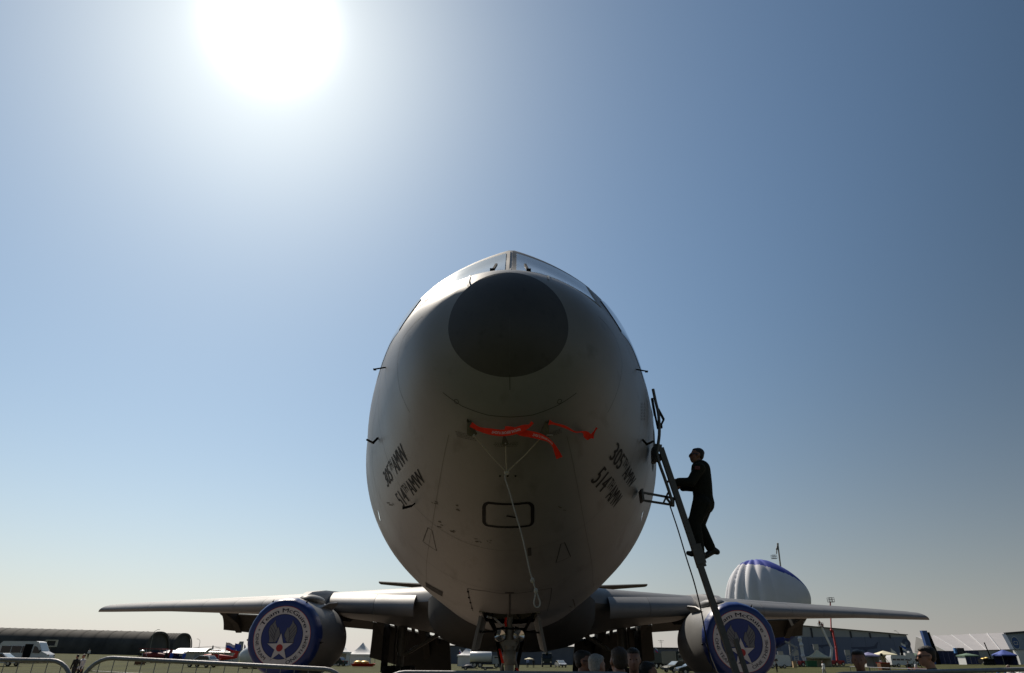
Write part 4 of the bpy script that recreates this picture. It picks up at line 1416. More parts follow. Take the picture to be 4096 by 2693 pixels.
def standing(label, feet, h, yaw, top, hair, skin=SKIN, legs=TROUS, group=None, glasses=False, cap=None, bald=False, sleeve=True, voxel=.014, bun=False, walk=0.0, tie=False):
    """a standing figure: feet on the ground at feet, h tall, looking along yaw (0 = towards +Y)"""
    k = h / 1.78
    t = thing('person', label, 'person', feet, yaw, group)
    f, u = Vector((0, 1, 0)), Vector((0, 0, 1))
    V = lambda x, y, z: Vector((x, y, z)) * k
    c = V(0, .03, 1.66)
    sc = lambda P: P
    hp = head_prims(Vector((0, .03, 1.66)), f, u)
    torso = [capsule((0, 0, .98), .125, (0, .0, 1.2), .12), capsule((-.12, 0, 1.36), .095, (.12, 0, 1.36), .095), capsule((0, -.005, 1.2), .13, (0, -.01, 1.38), .12), capsule((-.07, 0, .95), .105, (.07, 0, .95), .105)]
    arm, arm2, legP, shoe, hands = [], [], [], [], []
    for sgn in (-1, 1):
        sh, elb, wr = Vector((sgn * .20, -.01, 1.42)), Vector((sgn * .255, -.02 - walk * .1 * sgn, 1.13)), Vector((sgn * .25, .08, .90))
        arm += [capsule(sh, .056, elb, .042)]
        arm2 += [capsule(elb, .040, wr, .028)]
        hands += hand_prims(wr, Vector((0, .25, -1)), Vector((sgn, 0, 0)))
        hip, kn, an = Vector((sgn * .09, 0, .93)), Vector((sgn * .10, .03 + walk * .22 * sgn, .50)), Vector((sgn * .10, -.02 + walk * .32 * sgn, .09))
        legP += [capsule(hip, .088, kn, .058), capsule(kn, .056, an, .038)]
        shoe += [capsule(an + Vector((0, -.03, -.04)), .042, an + Vector((sgn * .02, .15, -.05)), .036)]
    neck = [capsule((0, -.01, 1.42), .06, (0, .01, 1.58), .054)]
    body = fuse([*hp, *neck, *torso, *arm, *arm2, *legP, *hands], voxel if voxel > .02 else .0125)
    grow = lambda P, e: P
    obj('body', body, skin, t).scale = (k, k, k)
    fat = [capsule((0, 0, .97), .145, (0, 0, 1.2), .138), capsule((-.125, 0, 1.365), .108, (.125, 0, 1.365), .108), capsule((0, -.005, 1.2), .146, (0, -.01, 1.39), .134)]
    if sleeve is not None:
        for sgn in (-1, 1):
            sh, elb, wr = Vector((sgn * .20, -.01, 1.42)), Vector((sgn * .255, -.02 - walk * .1 * sgn, 1.13)), Vector((sgn * .25, .08, .92))
            fat.append(capsule(sh, .071, elb, .058))
            if sleeve:
                fat.append(capsule(elb, .056, wr, .046))
    fat.append(capsule((0, -.005, 1.45), .075, (0, 0, 1.50), .066))
    obj('shirt', fuse(fat, voxel), top, t).scale = (k, k, k)
    lg = []
    for sgn in (-1, 1):
        hip, kn, an = Vector((sgn * .09, 0, .95)), Vector((sgn * .10, .03 + walk * .22 * sgn, .50)), Vector((sgn * .10, -.02 + walk * .32 * sgn, .10))
        lg += [capsule(hip, .104, kn, .075), capsule(kn, .073, an, .060)]
    lg.append(capsule((-.07, 0, .97), .125, (.07, 0, .97), .125))
    obj('trousers', fuse(lg, voxel), legs, t).scale = (k, k, k)
    obj('shoes', fuse(shoe, max(voxel, .016)), BOOT, t).scale = (k, k, k)
    hc = Vector((0, .03, 1.66))
    if cap:
        obj('cap', fuse([blob(hc + u * .062 - f * .012, f, u, (.085, .108, .068)), blob(hc + u * .045 + f * .12, f, u, (.065, .075, .012))], voxel), cap, t).scale = (k, k, k)
    if hair:
        hs = [blob(hc + u * (.052 if not bald else .045) - f * .032, f, u, (.0825, .093, .080)), blob(hc + u * .0 - f * .055, f, u, (.078, .058, .075))]
        if not bald:
            hs.append(blob(hc + u * .082 + f * .004, f, u, (.070, .084, .040)))
        if bun:
            hs += [blob(hc - u * .02 - f * .15, f, u, (.045, .045, .045)), capsule(hc - f * .06 - u * .03, .075, hc - f * .06 - u * .10, .06)]
        obj('hair', fuse(hs, voxel, 2), hair, t).scale = (k, k, k)
    if glasses:
        g_ = MB()
        for sgn in (-1, 1):
            q = blob(hc + Vector((sgn * .034, .098, .003)), f, u, (.030, .012, .021))
            g_.add(q.v, q.f, True)
            g_.bar(hc + Vector((sgn * .066, .09, .008)), hc + Vector((sgn * .083, -.01, .01)), .006, .010)
        g_.bar(hc + Vector((-.02, .108, .010)), hc + Vector((.02, .108, .010)), .006, .006)
        obj('sunglasses', g_, LENSD, t).scale = (k, k, k)
    else:
        for sgn in (-1, 1):
            obj('eye', MB().sphere(hc + Vector((sgn * .031, .0815, .004)), (.013, .009, .005), 8, 6), LENSD, t).scale = (k, k, k)
    if tie:
        obj('tie', MB().add([(-.02, .15, 1.42), (.02, .15, 1.42), (.032, .165, 1.06), (0, .165, 1.02), (-.032, .165, 1.06)], [(0, 1, 2, 3, 4)]), BLACKP, t).scale = (k, k, k)
    return t


def person_px(label, x, ytop, d, yaw, *a, **kw):
    p = at(x, ytop, d)
    z0 = gz(p.x, d)
    return standing(label, (p.x, d, z0), p.z - z0, R(yaw), *a, **kw)


# the man on the ladder -------------------------------------------------
NY, FY = LY - .17, LY + .17         # near and far side of his body
def J(x, y, d=LY): return at(x, y, d)
climb = thing('person', 'man in dark flight suit and sunglasses climbing the crew ladder', 'person', J(2800, 2236))
hc = J(2786, 1824)
hf, hu = Vector((-1, 0, .12)).normalized(), Vector((.12, 0, 1)).normalized()
neck = [capsule(J(2796, 1862), .062, hc - hu * .06 - hf * .02, .056)]
nh, fh = J(2693, 1921, NY), J(2722, 1952, FY)
hands = hand_prims(J(2708, 1920, NY), Vector((-1, 0, 0)), Vector((0, -.3, 1))) + hand_prims(J(2728, 1950, FY), Vector((-1, 0, .05)), Vector((0, .3, 1)))
torso = [(J(2803, 1878), .15, J(2807, 1935), .158), (J(2807, 1935), .158, J(2812, 1985), .150), (J(2812, 1985), .150, J(2814, 2014), .168)]
sho = [(J(2797, 1874, NY - .02), .09, J(2797, 1874, FY + .02), .09)]
arms = [(J(2796, 1876, NY - .02), .088, J(2764, 1930, NY - .05), .074), (J(2764, 1930, NY - .05), .074, J(2716, 1928, NY), .064),
        (J(2796, 1880, FY + .02), .085, J(2776, 1950, FY + .03), .07), (J(2776, 1950, FY + .03), .07, J(2736, 1950, FY), .058)]
lgs = [(J(2806, 2020, NY + .07), .145, J(2778, 2092, NY + .06), .098), (J(2778, 2092, NY + .06), .096, J(2797, 2198, NY + .06), .078),
       (J(2812, 2022, FY - .07), .145, J(2795, 2098, FY - .06), .098), (J(2795, 2098, FY - .06), .095, J(2842, 2190, FY - .06), .074)]
boots = [capsule(J(2800, 2207, NY + .06), .055, J(2766, 2216, NY + .06), .042), capsule(J(2812, 2216, NY + .06), .04, J(2796, 2200, NY + .06), .056), capsule(J(2766, 2216, NY + .06), .042, J(2752, 2213, NY + .06), .034),
         capsule(J(2846, 2196, FY - .06), .058, J(2868, 2208, FY - .06), .046), capsule(J(2850, 2206, FY - .06), .05, J(2818, 2227, FY - .06), .042), capsule(J(2818, 2227, FY - .06), .042, J(2806, 2230, FY - .06), .036)]
C_ = lambda L, e: [capsule(a, r - e, b, q - e) for a, r, b, q in L]
body = fuse(head_prims(hc, hf, hu) + neck + hands + C_(torso + sho + arms + lgs, .016) + [capsule(J(2716, 1926, NY), .03, J(2706, 1921, NY), .028), capsule(J(2738, 1950, FY), .03, J(2727, 1950, FY), .028)], .0115)
def onto(name, me, m):
    for v in me.vertices:
        v.co -= Vector(climb.location)
    return obj(name, me, m, climb)
onto('body', body, SKIN2)
cuff = [capsule(J(2722, 1930, NY), .054, J(2710, 1932, NY), .056), capsule(J(2744, 1951, FY), .05, J(2732, 1953, FY), .053)]
onto('flight_suit', fuse(C_(torso + sho + arms + lgs, 0) + cuff + [capsule(J(2797, 1862), .075, J(2795, 1856), .07), capsule(J(2772, 2080, NY + .05), .075, J(2768, 2092, NY + .05), .07)], .013), FLIGHT)
onto('boots', fuse(boots, .013), BOOT)
onto('hair', fuse([blob(hc + hu * .055 - hf * .03, hf, hu, (.082, .095, .078)), blob(hc - hf * .06 + hu * .01, hf, hu, (.078, .055, .072)), blob(hc + hu * .088 - hf * .006, hf, hu, (.066, .076, .034))], .012, 2), HAIRB)
gm = MB()
for sgn in (-1, 1):
    s_ = hf.cross(hu)
    q = blob(hc + s_ * (sgn * .034) + hf * .098 + hu * .004, hf, hu, (.03, .012, .02))
    gm.add(q.v, q.f, True)
    gm.bar(hc + s_ * (sgn * .068) + hf * .09 + hu * .008, hc + s_ * (sgn * .084) - hf * .01 + hu * .01, .006, .01)
obj('sunglasses', rel(gm, climb), LENSD, climb)
pq = J(2789, 1872, NY - .108)
obj('shoulder_patch', rel(MB().box(pq, (.075, .03, .05)), climb), mat('patch_red', (0.16, 0.05, 0.05), 0.8, 0, 0.3, 60), climb)

# people by the barrier ---------------------------------------------------
person_px('man with dark hair and sunglasses in profile beside the grey haired man', 2325, 2603, 8.6, -100, SHIRTK, HAIRB, SKIN2, glasses=True)
person_px('grey haired man in light blue shirt seen from behind', 2381, 2618, 8.0, -50, SHIRTB, HAIRG)
person_px('man with close cropped brown hair, back of his head to the camera', 2475, 2591, 7.0, 8, CAMO, HAIRN, SKIN2)
person_px('talking man in camouflage facing the camera behind the cropped head', 2530, 2593, 8.3, 172, CAMO, HAIRB, SKIN2)
person_px('dark haired woman with a bun, lowest head of the group under the aircraft', 2585, 2648, 8.6, -80, SHIRTK, HAIRB, SKIN2, bun=True)
person_px('heavy man with short dark hair in black shirt in front of the blue hangar', 3428, 2600, 9.3, 150, SHIRTK, HAIRB, SKIN2)
person_px('man in sunglasses and grey camouflage jacket looking left by the blue pylon', 3706, 2586, 9.8, 82, CAMO, HAIRB, glasses=True)


# ------------------------------------------------------------------ crowd barriers
def barrier(label, x0, y0, x1, y1, d=6.0, group='crowd barriers along the verge'):
    A, B = at(x0, y0, d), at(x1, y1, d)
    t = thing('barrier', label, 'barrier', ((A.x + B.x) / 2, d, gz((A.x + B.x) / 2, d)), 0, group)
    w = (B - A).length
    ex = (B - A).normalized()
    H = ((A + B) / 2).z - t.location.z
    up = Vector((-ex.z, 0, ex.x))
    Q = lambda a, h: (A + ex * a + up * (h - H)) - t.location
    r = .21
    pts = [Q(0, .06)] + [Q(0, H - r)]
    pts += [Q(r - r * math.cos(a), H - r + r * math.sin(a)) for a in [math.pi / 2 * k / 7 for k in range(1, 8)]]
    pts += [Q(w - r + r * math.sin(a), H - r + r * math.cos(a)) for a in [math.pi / 2 * k / 7 for k in range(0, 8)]]
    pts += [Q(w, .06)]
    obj('frame', MB().tube(pts, .0165, 10), ALU, t)
    obj('bottom_rail', MB().tube([Q(.01, .22), Q(w - .01, .22)], .012, 8), ALU, t)
    n = int(w / .112)
    bar_ = MB().tube([(0, 0, 0), (0, 0, 1)], .0036, 5).mesh('bar')
    for i in range(1, n):
        a = w * i / n
        inset = 0
        if a < r:
            inset = r - math.sqrt(max(0, r * r - (r - a) ** 2))
        elif a > w - r:
            inset = r - math.sqrt(max(0, r * r - (a - w + r) ** 2))
        p, q = Q(a, .22), Q(a, H - inset)
        o = link('bar', bar_, WIRE, t)
        o.location = p
        o.rotation_euler = (q - p).to_track_quat('Z', 'Y').to_euler()
        o.scale = (1, 1, (q - p).length)
    for k in range(1, 9):
        h = H - .10 * k
        if h < .3:
            break
        a = 0 if h < H - r else r - math.sqrt(max(0, r * r - (h - H + r) ** 2))
        obj('cross_wire', MB().tube([Q(a, h) + Vector((0, -.006, 0)), Q(w - a, h) + Vector((0, -.006, 0))], .0036, 5), WIRE, t)
    for a in (.35, w - .35):
        obj('foot', MB().bar(Q(a, .03) + Vector((0, -.3, 0)), Q(a, .03) + Vector((0, .3, 0)), .04, .03).bar(Q(a, .03), Q(a, .22), .03, .03), ALU, t)
    return t


barrier('crowd barrier panel in front of the white minibus', -720, 2628, 308, 2644)
barrier('crowd barrier panel crossing in front of the emblem engine and arched shelters', 350, 2628, 1402, 2682)
barrier('crowd barrier panel under the nose gear and the group of people', 1516, 2690, 2586, 2697)
barrier('crowd barrier panel in front of the ladder foot', 2640, 2701, 3240, 2704)
barrier('crowd barrier panel in front of the heavy man and the man in grey camouflage', 3270, 2699, 4330, 2672)


# ------------------------------------------------------------------ airfield background
def gpt(x, d):
    """ground point under photograph column x at d metres"""
    p = at(x, 2640, d)
    return Vector((p.x, d, gz(p.x, d)))


def top_h(x, y, d):
    """height above the ground of what is seen at pixel (x, y), d metres off"""
    p = at(x, y, d)
    return p.z - gz(p.x, d)


def mpp(d):
    return d * 0.905 / FPX


def pagoda(label, x, d, w, wall, peak, cloth, walls='back', wallm=None, group='pagoda tents on the grass', depth=None, rz=0.0):
    t = thing('tent', label, 'tent', gpt(x, d), rz, group)
    h = w / 2
    n = 6
    rws = []
    for i in range(n + 1):
        u = i / n
        r = h * 1.06 * (1 - u) + .03
        z = wall + (peak - wall) * (u ** 1.75 if peak - wall > 1.2 else u)
        row = []
        for k in range(16):
            e, q = divmod(k, 4)
            a = -1 + q / 2
            x_, y_ = ((a, -1), (1, a), (-a, 1), (-1, -a))[e]
            row.append(Vector((x_ * r, y_ * r, z)))
        rws.append(row)
    obj('roof', MB().grid(rws, False, True), cloth, t)
    val = MB().grid([[Vector((p.x, p.y, wall)) for p in rws[0]], [Vector((p.x * .99, p.y * .99, wall - .28)) for p in rws[0]]], False, True)
    obj('valance', val, cloth, t)
    pm = MB().tube([(0, 0, 0), (0, 0, wall)], .04, 6).mesh('pole')
    for sx in (-1, 1):
        for sy in (-1, 1):
            o = link('pole', pm, POLE, t)
            o.location = (sx * h * .98, sy * h * .98, 0)
    wm = wallm or cloth
    for kind in (walls or '').split():
        if kind == 'back':
            obj('wall', MB().box((0, h * .96, wall / 2), (w * .95, .03, wall - .1)), wm, t)
        if kind == 'front':
            obj('wall', MB().box((0, -h * .96, wall / 2), (w * .95, .03, wall - .1)), wm, t)
        if kind == 'left':
            obj('wall', MB().box((-h * .96, 0, wall / 2), (.03, w * .95, wall - .1)), wm, t)
        if kind == 'right':
            obj('wall', MB().box((h * .96, 0, wall / 2), (.03, w * .95, wall - .1)), wm, t)
    return t


def wheels(t, xs, r, half, n=18):
    for x in xs:
        for s in (-1, 1):
            w = obj('wheel', MB().lathe([(-.11, r * .6), (-.11, r * .95), (-.06, r), (.06, r), (.11, r * .95), (.11, r * .6)], (x, s * half, r), 'Y', n, (True, True)), RUBBER, t)
            obj('rim', MB().lathe([(-.12, .01), (-.12, r * .55), (.12, r * .55), (.12, .01)], (x, s * half, r), 'Y', 12), STEEL, w)


def side_panel(t, name, poly, half, m, tilt=None):
    """the same flat panel on both flanks"""
    for s in (-1, 1):
        obj(name, MB().prism(poly, s * half - .012, s * half + .012), m, t)


def car(label, x, d, yaw, paint, kind='car', group=None):
    t = thing('parked_car', label, 'car', gpt(x, d), R(yaw), group)
    body = [(-2.1, .35), (-2.12, .75), (-2.0, .92), (-1.0, .98), (.95, .95), (1.9, .78), (2.12, .62), (2.12, .35)]
    obj('body', MB().prism(body, -.84, .84, lambda x, z: .94 if abs(x) > 2.05 else 1), paint, t)
    cab = [(-1.75, .93), (-1.25, 1.42), (.2, 1.46), (1.0, .95)]
    obj('cabin', MB().prism(cab, -.78, .78, lambda x, z: .82 if z > 1.2 else 1), paint, t)
    side_panel(t, 'side_window', [(-1.5, .97), (-1.15, 1.36), (.15, 1.39), (.78, .97)], .765, DGLASS)
    obj('windscreen', MB().add([(.27, -.6, 1.43), (.27, .6, 1.43), (1.0, .7, .99), (1.0, -.7, .99)], [(0, 1, 2, 3)]), GLASS, t)
    obj('rear_window', MB().add([(-1.3, -.58, 1.4), (-1.3, .58, 1.4), (-1.74, .68, 1.0), (-1.74, -.68, 1.0)], [(0, 1, 2, 3)]), DGLASS, t)
    for s in (-1, 1):
        obj('headlight', MB().box((2.08, s * .6, .68), (.08, .3, .14)), LENS, t)
        obj('tail_light', MB().box((-2.1, s * .65, .75), (.06, .25, .14)), REDP, t)
    obj('bumper', MB().box((2.13, 0, .45), (.08, 1.5, .16)), TRIM, t)
    wheels(t, (-1.3, 1.32), .31, .76)
    return t


def van(label, x, d, yaw, ln, h, paint, group=None, open_door=False, glazed=True):
    t = thing('parked_van', label, 'van', gpt(x, d), R(yaw), group)
    L = ln / 2
    prof = [(-L, .45), (-L, h - .3), (-L + .25, h), (L - 2.1, h + .02), (L - 1.7, h - .06), (L - .95, 1.45), (L - .12, 1.12), (L, .85), (L, .42)]
    obj('body', MB().prism(prof, -1.0, 1.0, lambda x, z: .90 if z > h - .1 else .95 if x > L - .2 else 1), paint, t)
    side_panel(t, 'door_window', [(L - 2.15, 1.25), (L - 2.1, h - .62), (L - 1.72, h - .68), (L - 1.1, 1.36), (L - 1.2, 1.2)], 1.0, DGLASS)
    if glazed:
        n = 3
        a0, a1 = -L + .25, L - 2.35
        for i in range(n):
            a, b = a0 + (a1 - a0) * i / n + .06, a0 + (a1 - a0) * (i + 1) / n - .06
            side_panel(t, 'side_window', [(a, 1.25), (a, h - .62), (b, h - .62), (b, 1.25)], 1.0, DGLASS)
    if open_door:
        side_panel(t, 'door_interior_shade', [(L - 3.45, .5), (L - 3.4, h - .35), (L - 2.3, h - .35), (L - 2.35, .5)], 1.004, BLACKP)  # black panels paint in the unlit interior behind the open door
    obj('windscreen', MB().add([(L - 1.66, -.85, h - .16), (L - 1.66, .85, h - .16), (L - .98, .9, 1.5), (L - .98, -.9, 1.5)], [(0, 1, 2, 3)]).shift((.03, 0, .02)), GLASS, t)
    for s in (-1, 1):
        obj('headlight', MB().box((L - .03, s * .72, .95), (.12, .3, .2)), LENS, t)
        obj('mirror', MB().box((L - 1.05, s * 1.13, 1.5), (.1, .16, .28)), TRIM, t)
    obj('bumper', MB().box((L + .02, 0, .5), (.14, 1.8, .22)), TRIM, t)
    wheels(t, (-L + 1.3, L - 1.05), .35, .9)
    return t


def truck(label, x, d, yaw, cabm, bodym, ln=7.0, h=2.9, load='canvas', group=None):
    t = thing('parked_truck', label, 'truck', gpt(x, d), R(yaw), group)
    L = ln / 2
    obj('chassis', MB().box((0, 0, .85), (ln, .9, .25)), TRIM, t)
    cab = [(L - 1.9, .75), (L - 1.9, h - .35), (L - 1.7, h - .25), (L - .45, h - .3), (L - .1, 1.75), (L, 1.6), (L, .75)]
    cb_ = obj('cab', MB().prism(cab, -1.15, 1.15, lambda x, z: .93 if z > h - .4 else 1), cabm, t)
    obj('windscreen', MB().add([(L - .42, -.95, h - .45), (L - .42, .95, h - .45), (L - .08, 1.0, 1.8), (L - .08, -1.0, 1.8)], [(0, 1, 2, 3)]).shift((.035, 0, .01)), DGLASS, t)
    side_panel(t, 'door_window', [(L - 1.55, 1.8), (L - 1.5, h - .5), (L - .6, h - .5), (L - .35, 1.8)], 1.13, DGLASS)
    for s in (-1, 1):
        obj('headlight', MB().box((L + .02, s * .85, 1.05), (.06, .26, .2)), LENS, t)
        obj('mirror', MB().box((L - .3, s * 1.32, 2.1), (.06, .18, .4)), TRIM, t)
    obj('bumper', MB().box((L + .08, 0, .7), (.16, 2.3, .28)), TRIM, t)
    if load == 'tank':
        obj('tank', MB().lathe([(-L, .01), (-L, .9), (-L + .1, 1.0), (L - 2.2, 1.0), (L - 2.1, .9), (L - 2.1, .01)], (0, 0, 1.95), 'X', 20), bodym, t)
    elif load == 'crane':
        obj('turret', MB().box((-1.0, 0, 1.7), (2.4, 2.2, 1.3)), bodym, t)
        obj('boom', MB().bar((-1.6, 0, 2.3), (L + 1.2, 0, h + .75), .5, .55), bodym, t)
    else:
        box = obj('load_box', MB().prism([(-L, 1.0), (-L, h - .1), (-L + .15, h + .1), (L - 2.15, h + .1), (L - 2.05, h - .1), (L - 2.05, 1.0)], -1.2, 1.2), bodym, t)
    wheels(t, (-L + 1.0, -L + 2.1, L - 1.1), .5, 1.0)
    return t


def shift(self, v):
    self.v = [(p[0] + v[0], p[1] + v[1], p[2] + v[2]) for p in self.v]
    return self


MB.shift = shift


def flag(label, x, ytop, d, w, h, bands, group=None, vertical=False, droop=.25, wind=1, pole=True):
    """bands from top to bottom (or hoist to fly)"""
    hh = top_h(x, ytop, d)
    t = thing('flag', label, 'flag', gpt(x, d), 0, group)
    if pole:
        obj('pole', MB().tube([(0, 0, 0), (0, 0, hh + .1)], .035, 6), POLE, t)
    k = len(bands)
    for i, m in enumerate(bands):
        v0, v1 = i / k, (i + 1) / k
        fr = []
        for a in range(9):
            u = a / 8
            row = []
            for v in (v0, (v0 + v1) / 2, v1):
                uu, vv = (u, v) if not vertical else (v, u)
                row.append(Vector((wind * w * uu, .12 * w * math.sin(5 * uu + 1.5 * vv), hh - h * vv - droop * h * uu ** 1.4 + .05 * h * math.sin(7 * uu))))
            fr.append(row)
        bk = [[p + Vector((0, .01, 0)) for p in r_] for r_ in fr]
        obj('cloth', MB().solid_grid(fr, bk), m, t)
    return t


def lamp(label, x, ytop, d, side=1):
    h = top_h(x, ytop, d)
    t = thing('street_lamp', label, 'street lamp', gpt(x, d), 0, 'lamp posts beside the shelters')
    obj('post', MB().tube([(0, 0, 0), (0, 0, h * .82), (side * .25, 0, h * .93), (side * 1.0, 0, h * .99)], [.13, .09, .07, .05], 8), POLE, t)
    obj('lamp_head', MB().sphere((side * 1.35, 0, h), (.5, .16, .1), 10, 6), POLE, t)
    return t


# arched concrete shelters on the left
def shelter(label, xr, ytop, d, xl, yl, halfw, group='arched aircraft shelters'):
    A, B = at(xr, ytop, d), at(xl, yl, d)
    t = thing('arched_shelter', label, 'shelter', (A.x, d, gz(A.x, d)), 0, group)
    n, m_ = 22, 40
    rws, ringw = [], []
    for i in range(m_ + 1):
        u = i / m_
        p = A.lerp(B, u)
        z0 = gz(p.x, d) - .3
        H = p.z - z0
        rws.append([Vector((p.x - A.x, halfw * math.copysign(abs(math.cos(math.pi * k / n)) ** .8, math.cos(math.pi * k / n)), z0 + H * math.sin(math.pi * k / n) ** .82 - t.location.z)) for k in range(n + 1)])
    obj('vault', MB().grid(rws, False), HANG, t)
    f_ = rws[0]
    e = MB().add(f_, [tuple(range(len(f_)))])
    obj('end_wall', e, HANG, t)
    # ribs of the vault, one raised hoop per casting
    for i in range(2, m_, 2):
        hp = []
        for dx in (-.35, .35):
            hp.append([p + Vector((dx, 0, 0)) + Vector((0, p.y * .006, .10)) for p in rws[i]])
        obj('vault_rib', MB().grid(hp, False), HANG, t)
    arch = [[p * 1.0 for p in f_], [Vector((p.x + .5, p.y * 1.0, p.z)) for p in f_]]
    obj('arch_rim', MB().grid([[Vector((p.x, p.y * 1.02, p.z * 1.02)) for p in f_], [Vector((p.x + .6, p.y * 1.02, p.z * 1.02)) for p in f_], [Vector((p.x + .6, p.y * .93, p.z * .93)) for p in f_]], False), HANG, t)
    return t


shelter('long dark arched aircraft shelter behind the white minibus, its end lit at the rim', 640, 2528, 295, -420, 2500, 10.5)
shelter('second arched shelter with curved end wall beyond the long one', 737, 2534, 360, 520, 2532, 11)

# vehicles and people at far left
MB.shift = shift
van('white high roofed minibus with its side door open before the dark shelter', 100, 105, 2, 6.9, 2.72, WHITE, open_door=True)
car('white saloon car parked in front of the minibus', 12, 92, 0, WHITE)
standing('dark jacketed person walking beside a man in white shirt and tie', gpt(308, 47), 1.66, R(70), SHIRTK, HAIRB, legs=TROUS, voxel=.02, walk=.4, group=None)
standing('man in white shirt and dark tie walking on the grass between the barriers', gpt(333, 46.5), 1.68, R(150), SHIRTW, HAIRB, legs=TROUS, voxel=.02, walk=.4, tie=True)
standing('distant person in white shirt at the foot of the long shelter', gpt(348, 150), 1.75, R(180), SHIRTW, HAIRB, voxel=.03)
lamp('curved lamp post rising in front of the long shelter end', 590, 2518, 230)
lamp('lamp post standing right of the second shelter', 786, 2556, 330, -1)
lamp('lamp post on the roof line of the blue exhibition hangar', 3622, 2524, 255, -1)
t = thing('sign_box', 'pale open box sign on a post in front of the long shelter', 'sign', gpt(186, 120))
zb = top_h(186, 2573, 120)
obj('post', MB().tube([(0, 0, 0), (0, 0, zb - .3)], .06, 6), POLE, t)
w_ = 21 * mpp(120)
fr_ = MB()
for a, b in (((-w_, .45), (w_, .45)), ((-w_, -.45), (w_, -.45)), ((-w_, -.5), (-w_, .5)), ((w_, -.5), (w_, .5))):
    fr_.bar((a[0], 0, zb + a[1]), (b[0], 0, zb + b[1]), .3, .16)
obj('sign_frame', fr_, CREAM, t)
obj('sign_back', MB().box((0, .12, zb), (w_ * 2 - .1, .04, .9)), TRIM, t)

# left stalls
def shed(label, x0, x1, ytop, yeave, d, roofm, wallm, arch=True, dep=4.0):
    a, b = at(x0, 2640, d).x, at(x1, 2640, d).x
    xm = (a + b) / 2
    t = thing('exhibition_cabin', label, 'cabin', (xm, d + dep / 2, gz(xm, d)), 0, 'exhibition cabins on the left')
    w = b - a
    ht, he = top_h((x0 + x1) / 2, ytop, d), top_h((x0 + x1) / 2, yeave, d)
    rws = []
    for k in range(13):
        v = -1 + 2 * k / 12
        z = he + (ht - he) * (1 - v * v) if arch else he + (ht - he) * (1 - abs(v))
        rws.append([Vector((-w / 2 - .3, v * (dep / 2 + .4), z)), Vector((w / 2 + .3, v * (dep / 2 + .4), z))])
    bk = [[p - Vector((0, 0, .12)) for p in r_] for r_ in rws]
    obj('roof', MB().solid_grid(rws, bk), roofm, t)
    obj('wall', MB().box((0, 0, he / 2), (w, dep, he - .02)), wallm, t)
    n = max(2, int(w / 1.9))
    for i in range(n):
        cx = -w / 2 + (i + .5) * w / n
        if i % 3 == 1:
            obj('door', MB().box((cx, -dep / 2 - .02, 1.0), (.85, .06, 2.0)), HGREY, t)
        else:
            f = obj('window', MB().box((cx, -dep / 2 - .02, he * .55), (.95, .06, .9)), TRIM, t)
            obj('pane', MB().box((cx, -dep / 2 - .055, he * .55), (.8, .02, .76)), GLASS, f)
    return t


shed('cream cabin with a bright curved white roof left of the red biplane', 700, 812, 2592, 2606, 135, WHITE, CREAM)
shed('cabin with curved roof behind the red biplane and flags', 838, 922, 2598, 2609, 130, WHITE, CREAM)
t = thing('market_stall', 'navy market stall under a long white awning left of the cabins', 'stall', gpt(680, 120))
w_ = 118 * mpp(120)
ha = top_h(690, 2610, 120)
obj('back_wall', MB().box((-1.5, 1.2, ha * .58), (w_ * .95, .05, ha * 1.16)), DBLUE, t)
obj('awning', MB().solid_grid([[Vector((-w_ * .28, -1.0, ha)), Vector((w_ * .5, -1.0, ha - .15))], [Vector((-w_ * .28, .9, ha + .35)), Vector((w_ * .5, .9, ha + .3))]], [[Vector((-w_ * .28, -1.0, ha - .08)), Vector((w_ * .5, -1.0, ha - .23))], [Vector((-w_ * .28, .9, ha + .27)), Vector((w_ * .5, .9, ha + .22))]], False), WHITE, t)
obj('counter', MB().box((.6, -.3, .5), (w_ * .6, .6, 1.0)), DBLUE, t)
for k in (-.27, .1, .49):
    obj('pole', MB().tube([(w_ * k, -.95, 0), (w_ * k, -.95, ha)], .04, 6), POLE, t)
for px, lab, tp in ((661, 'person in dark top standing under the left end of the white awning', SHIRTK), (682, 'person in blue overalls standing at the middle of the market stall', FBLUE), (733, 'person in blue overalls at the right end of the market stall', FBLUE)):
    standing(lab, gpt(px, 116), 1.75, R(170), tp, HAIRN, voxel=.03, legs=FBLUE if tp is FBLUE else TROUS)
t = thing('burner_frame', 'black four legged balloon burner frame with a pale top beside the navy stall', 'burner frame', gpt(562, 105))
hb_ = top_h(562, 2603, 105)
for sx in (-1, 1):
    for sy in (-1, 1):
        obj('leg', MB().tube([(sx * .55, sy * .4, 0), (sx * .28, sy * .2, hb_ - .25)], .05, 6), BLACKP, t)
obj('burner', MB().lathe([(hb_ - .3, .28), (hb_ - .05, .34), (hb_ + .1, .2)], (0, 0, 0), 'Z', 12, (True, True)), STEEL, t)
obj('basket', MB().box((0, 0, .45), (1.1, .8, .8)), WOODB, t)


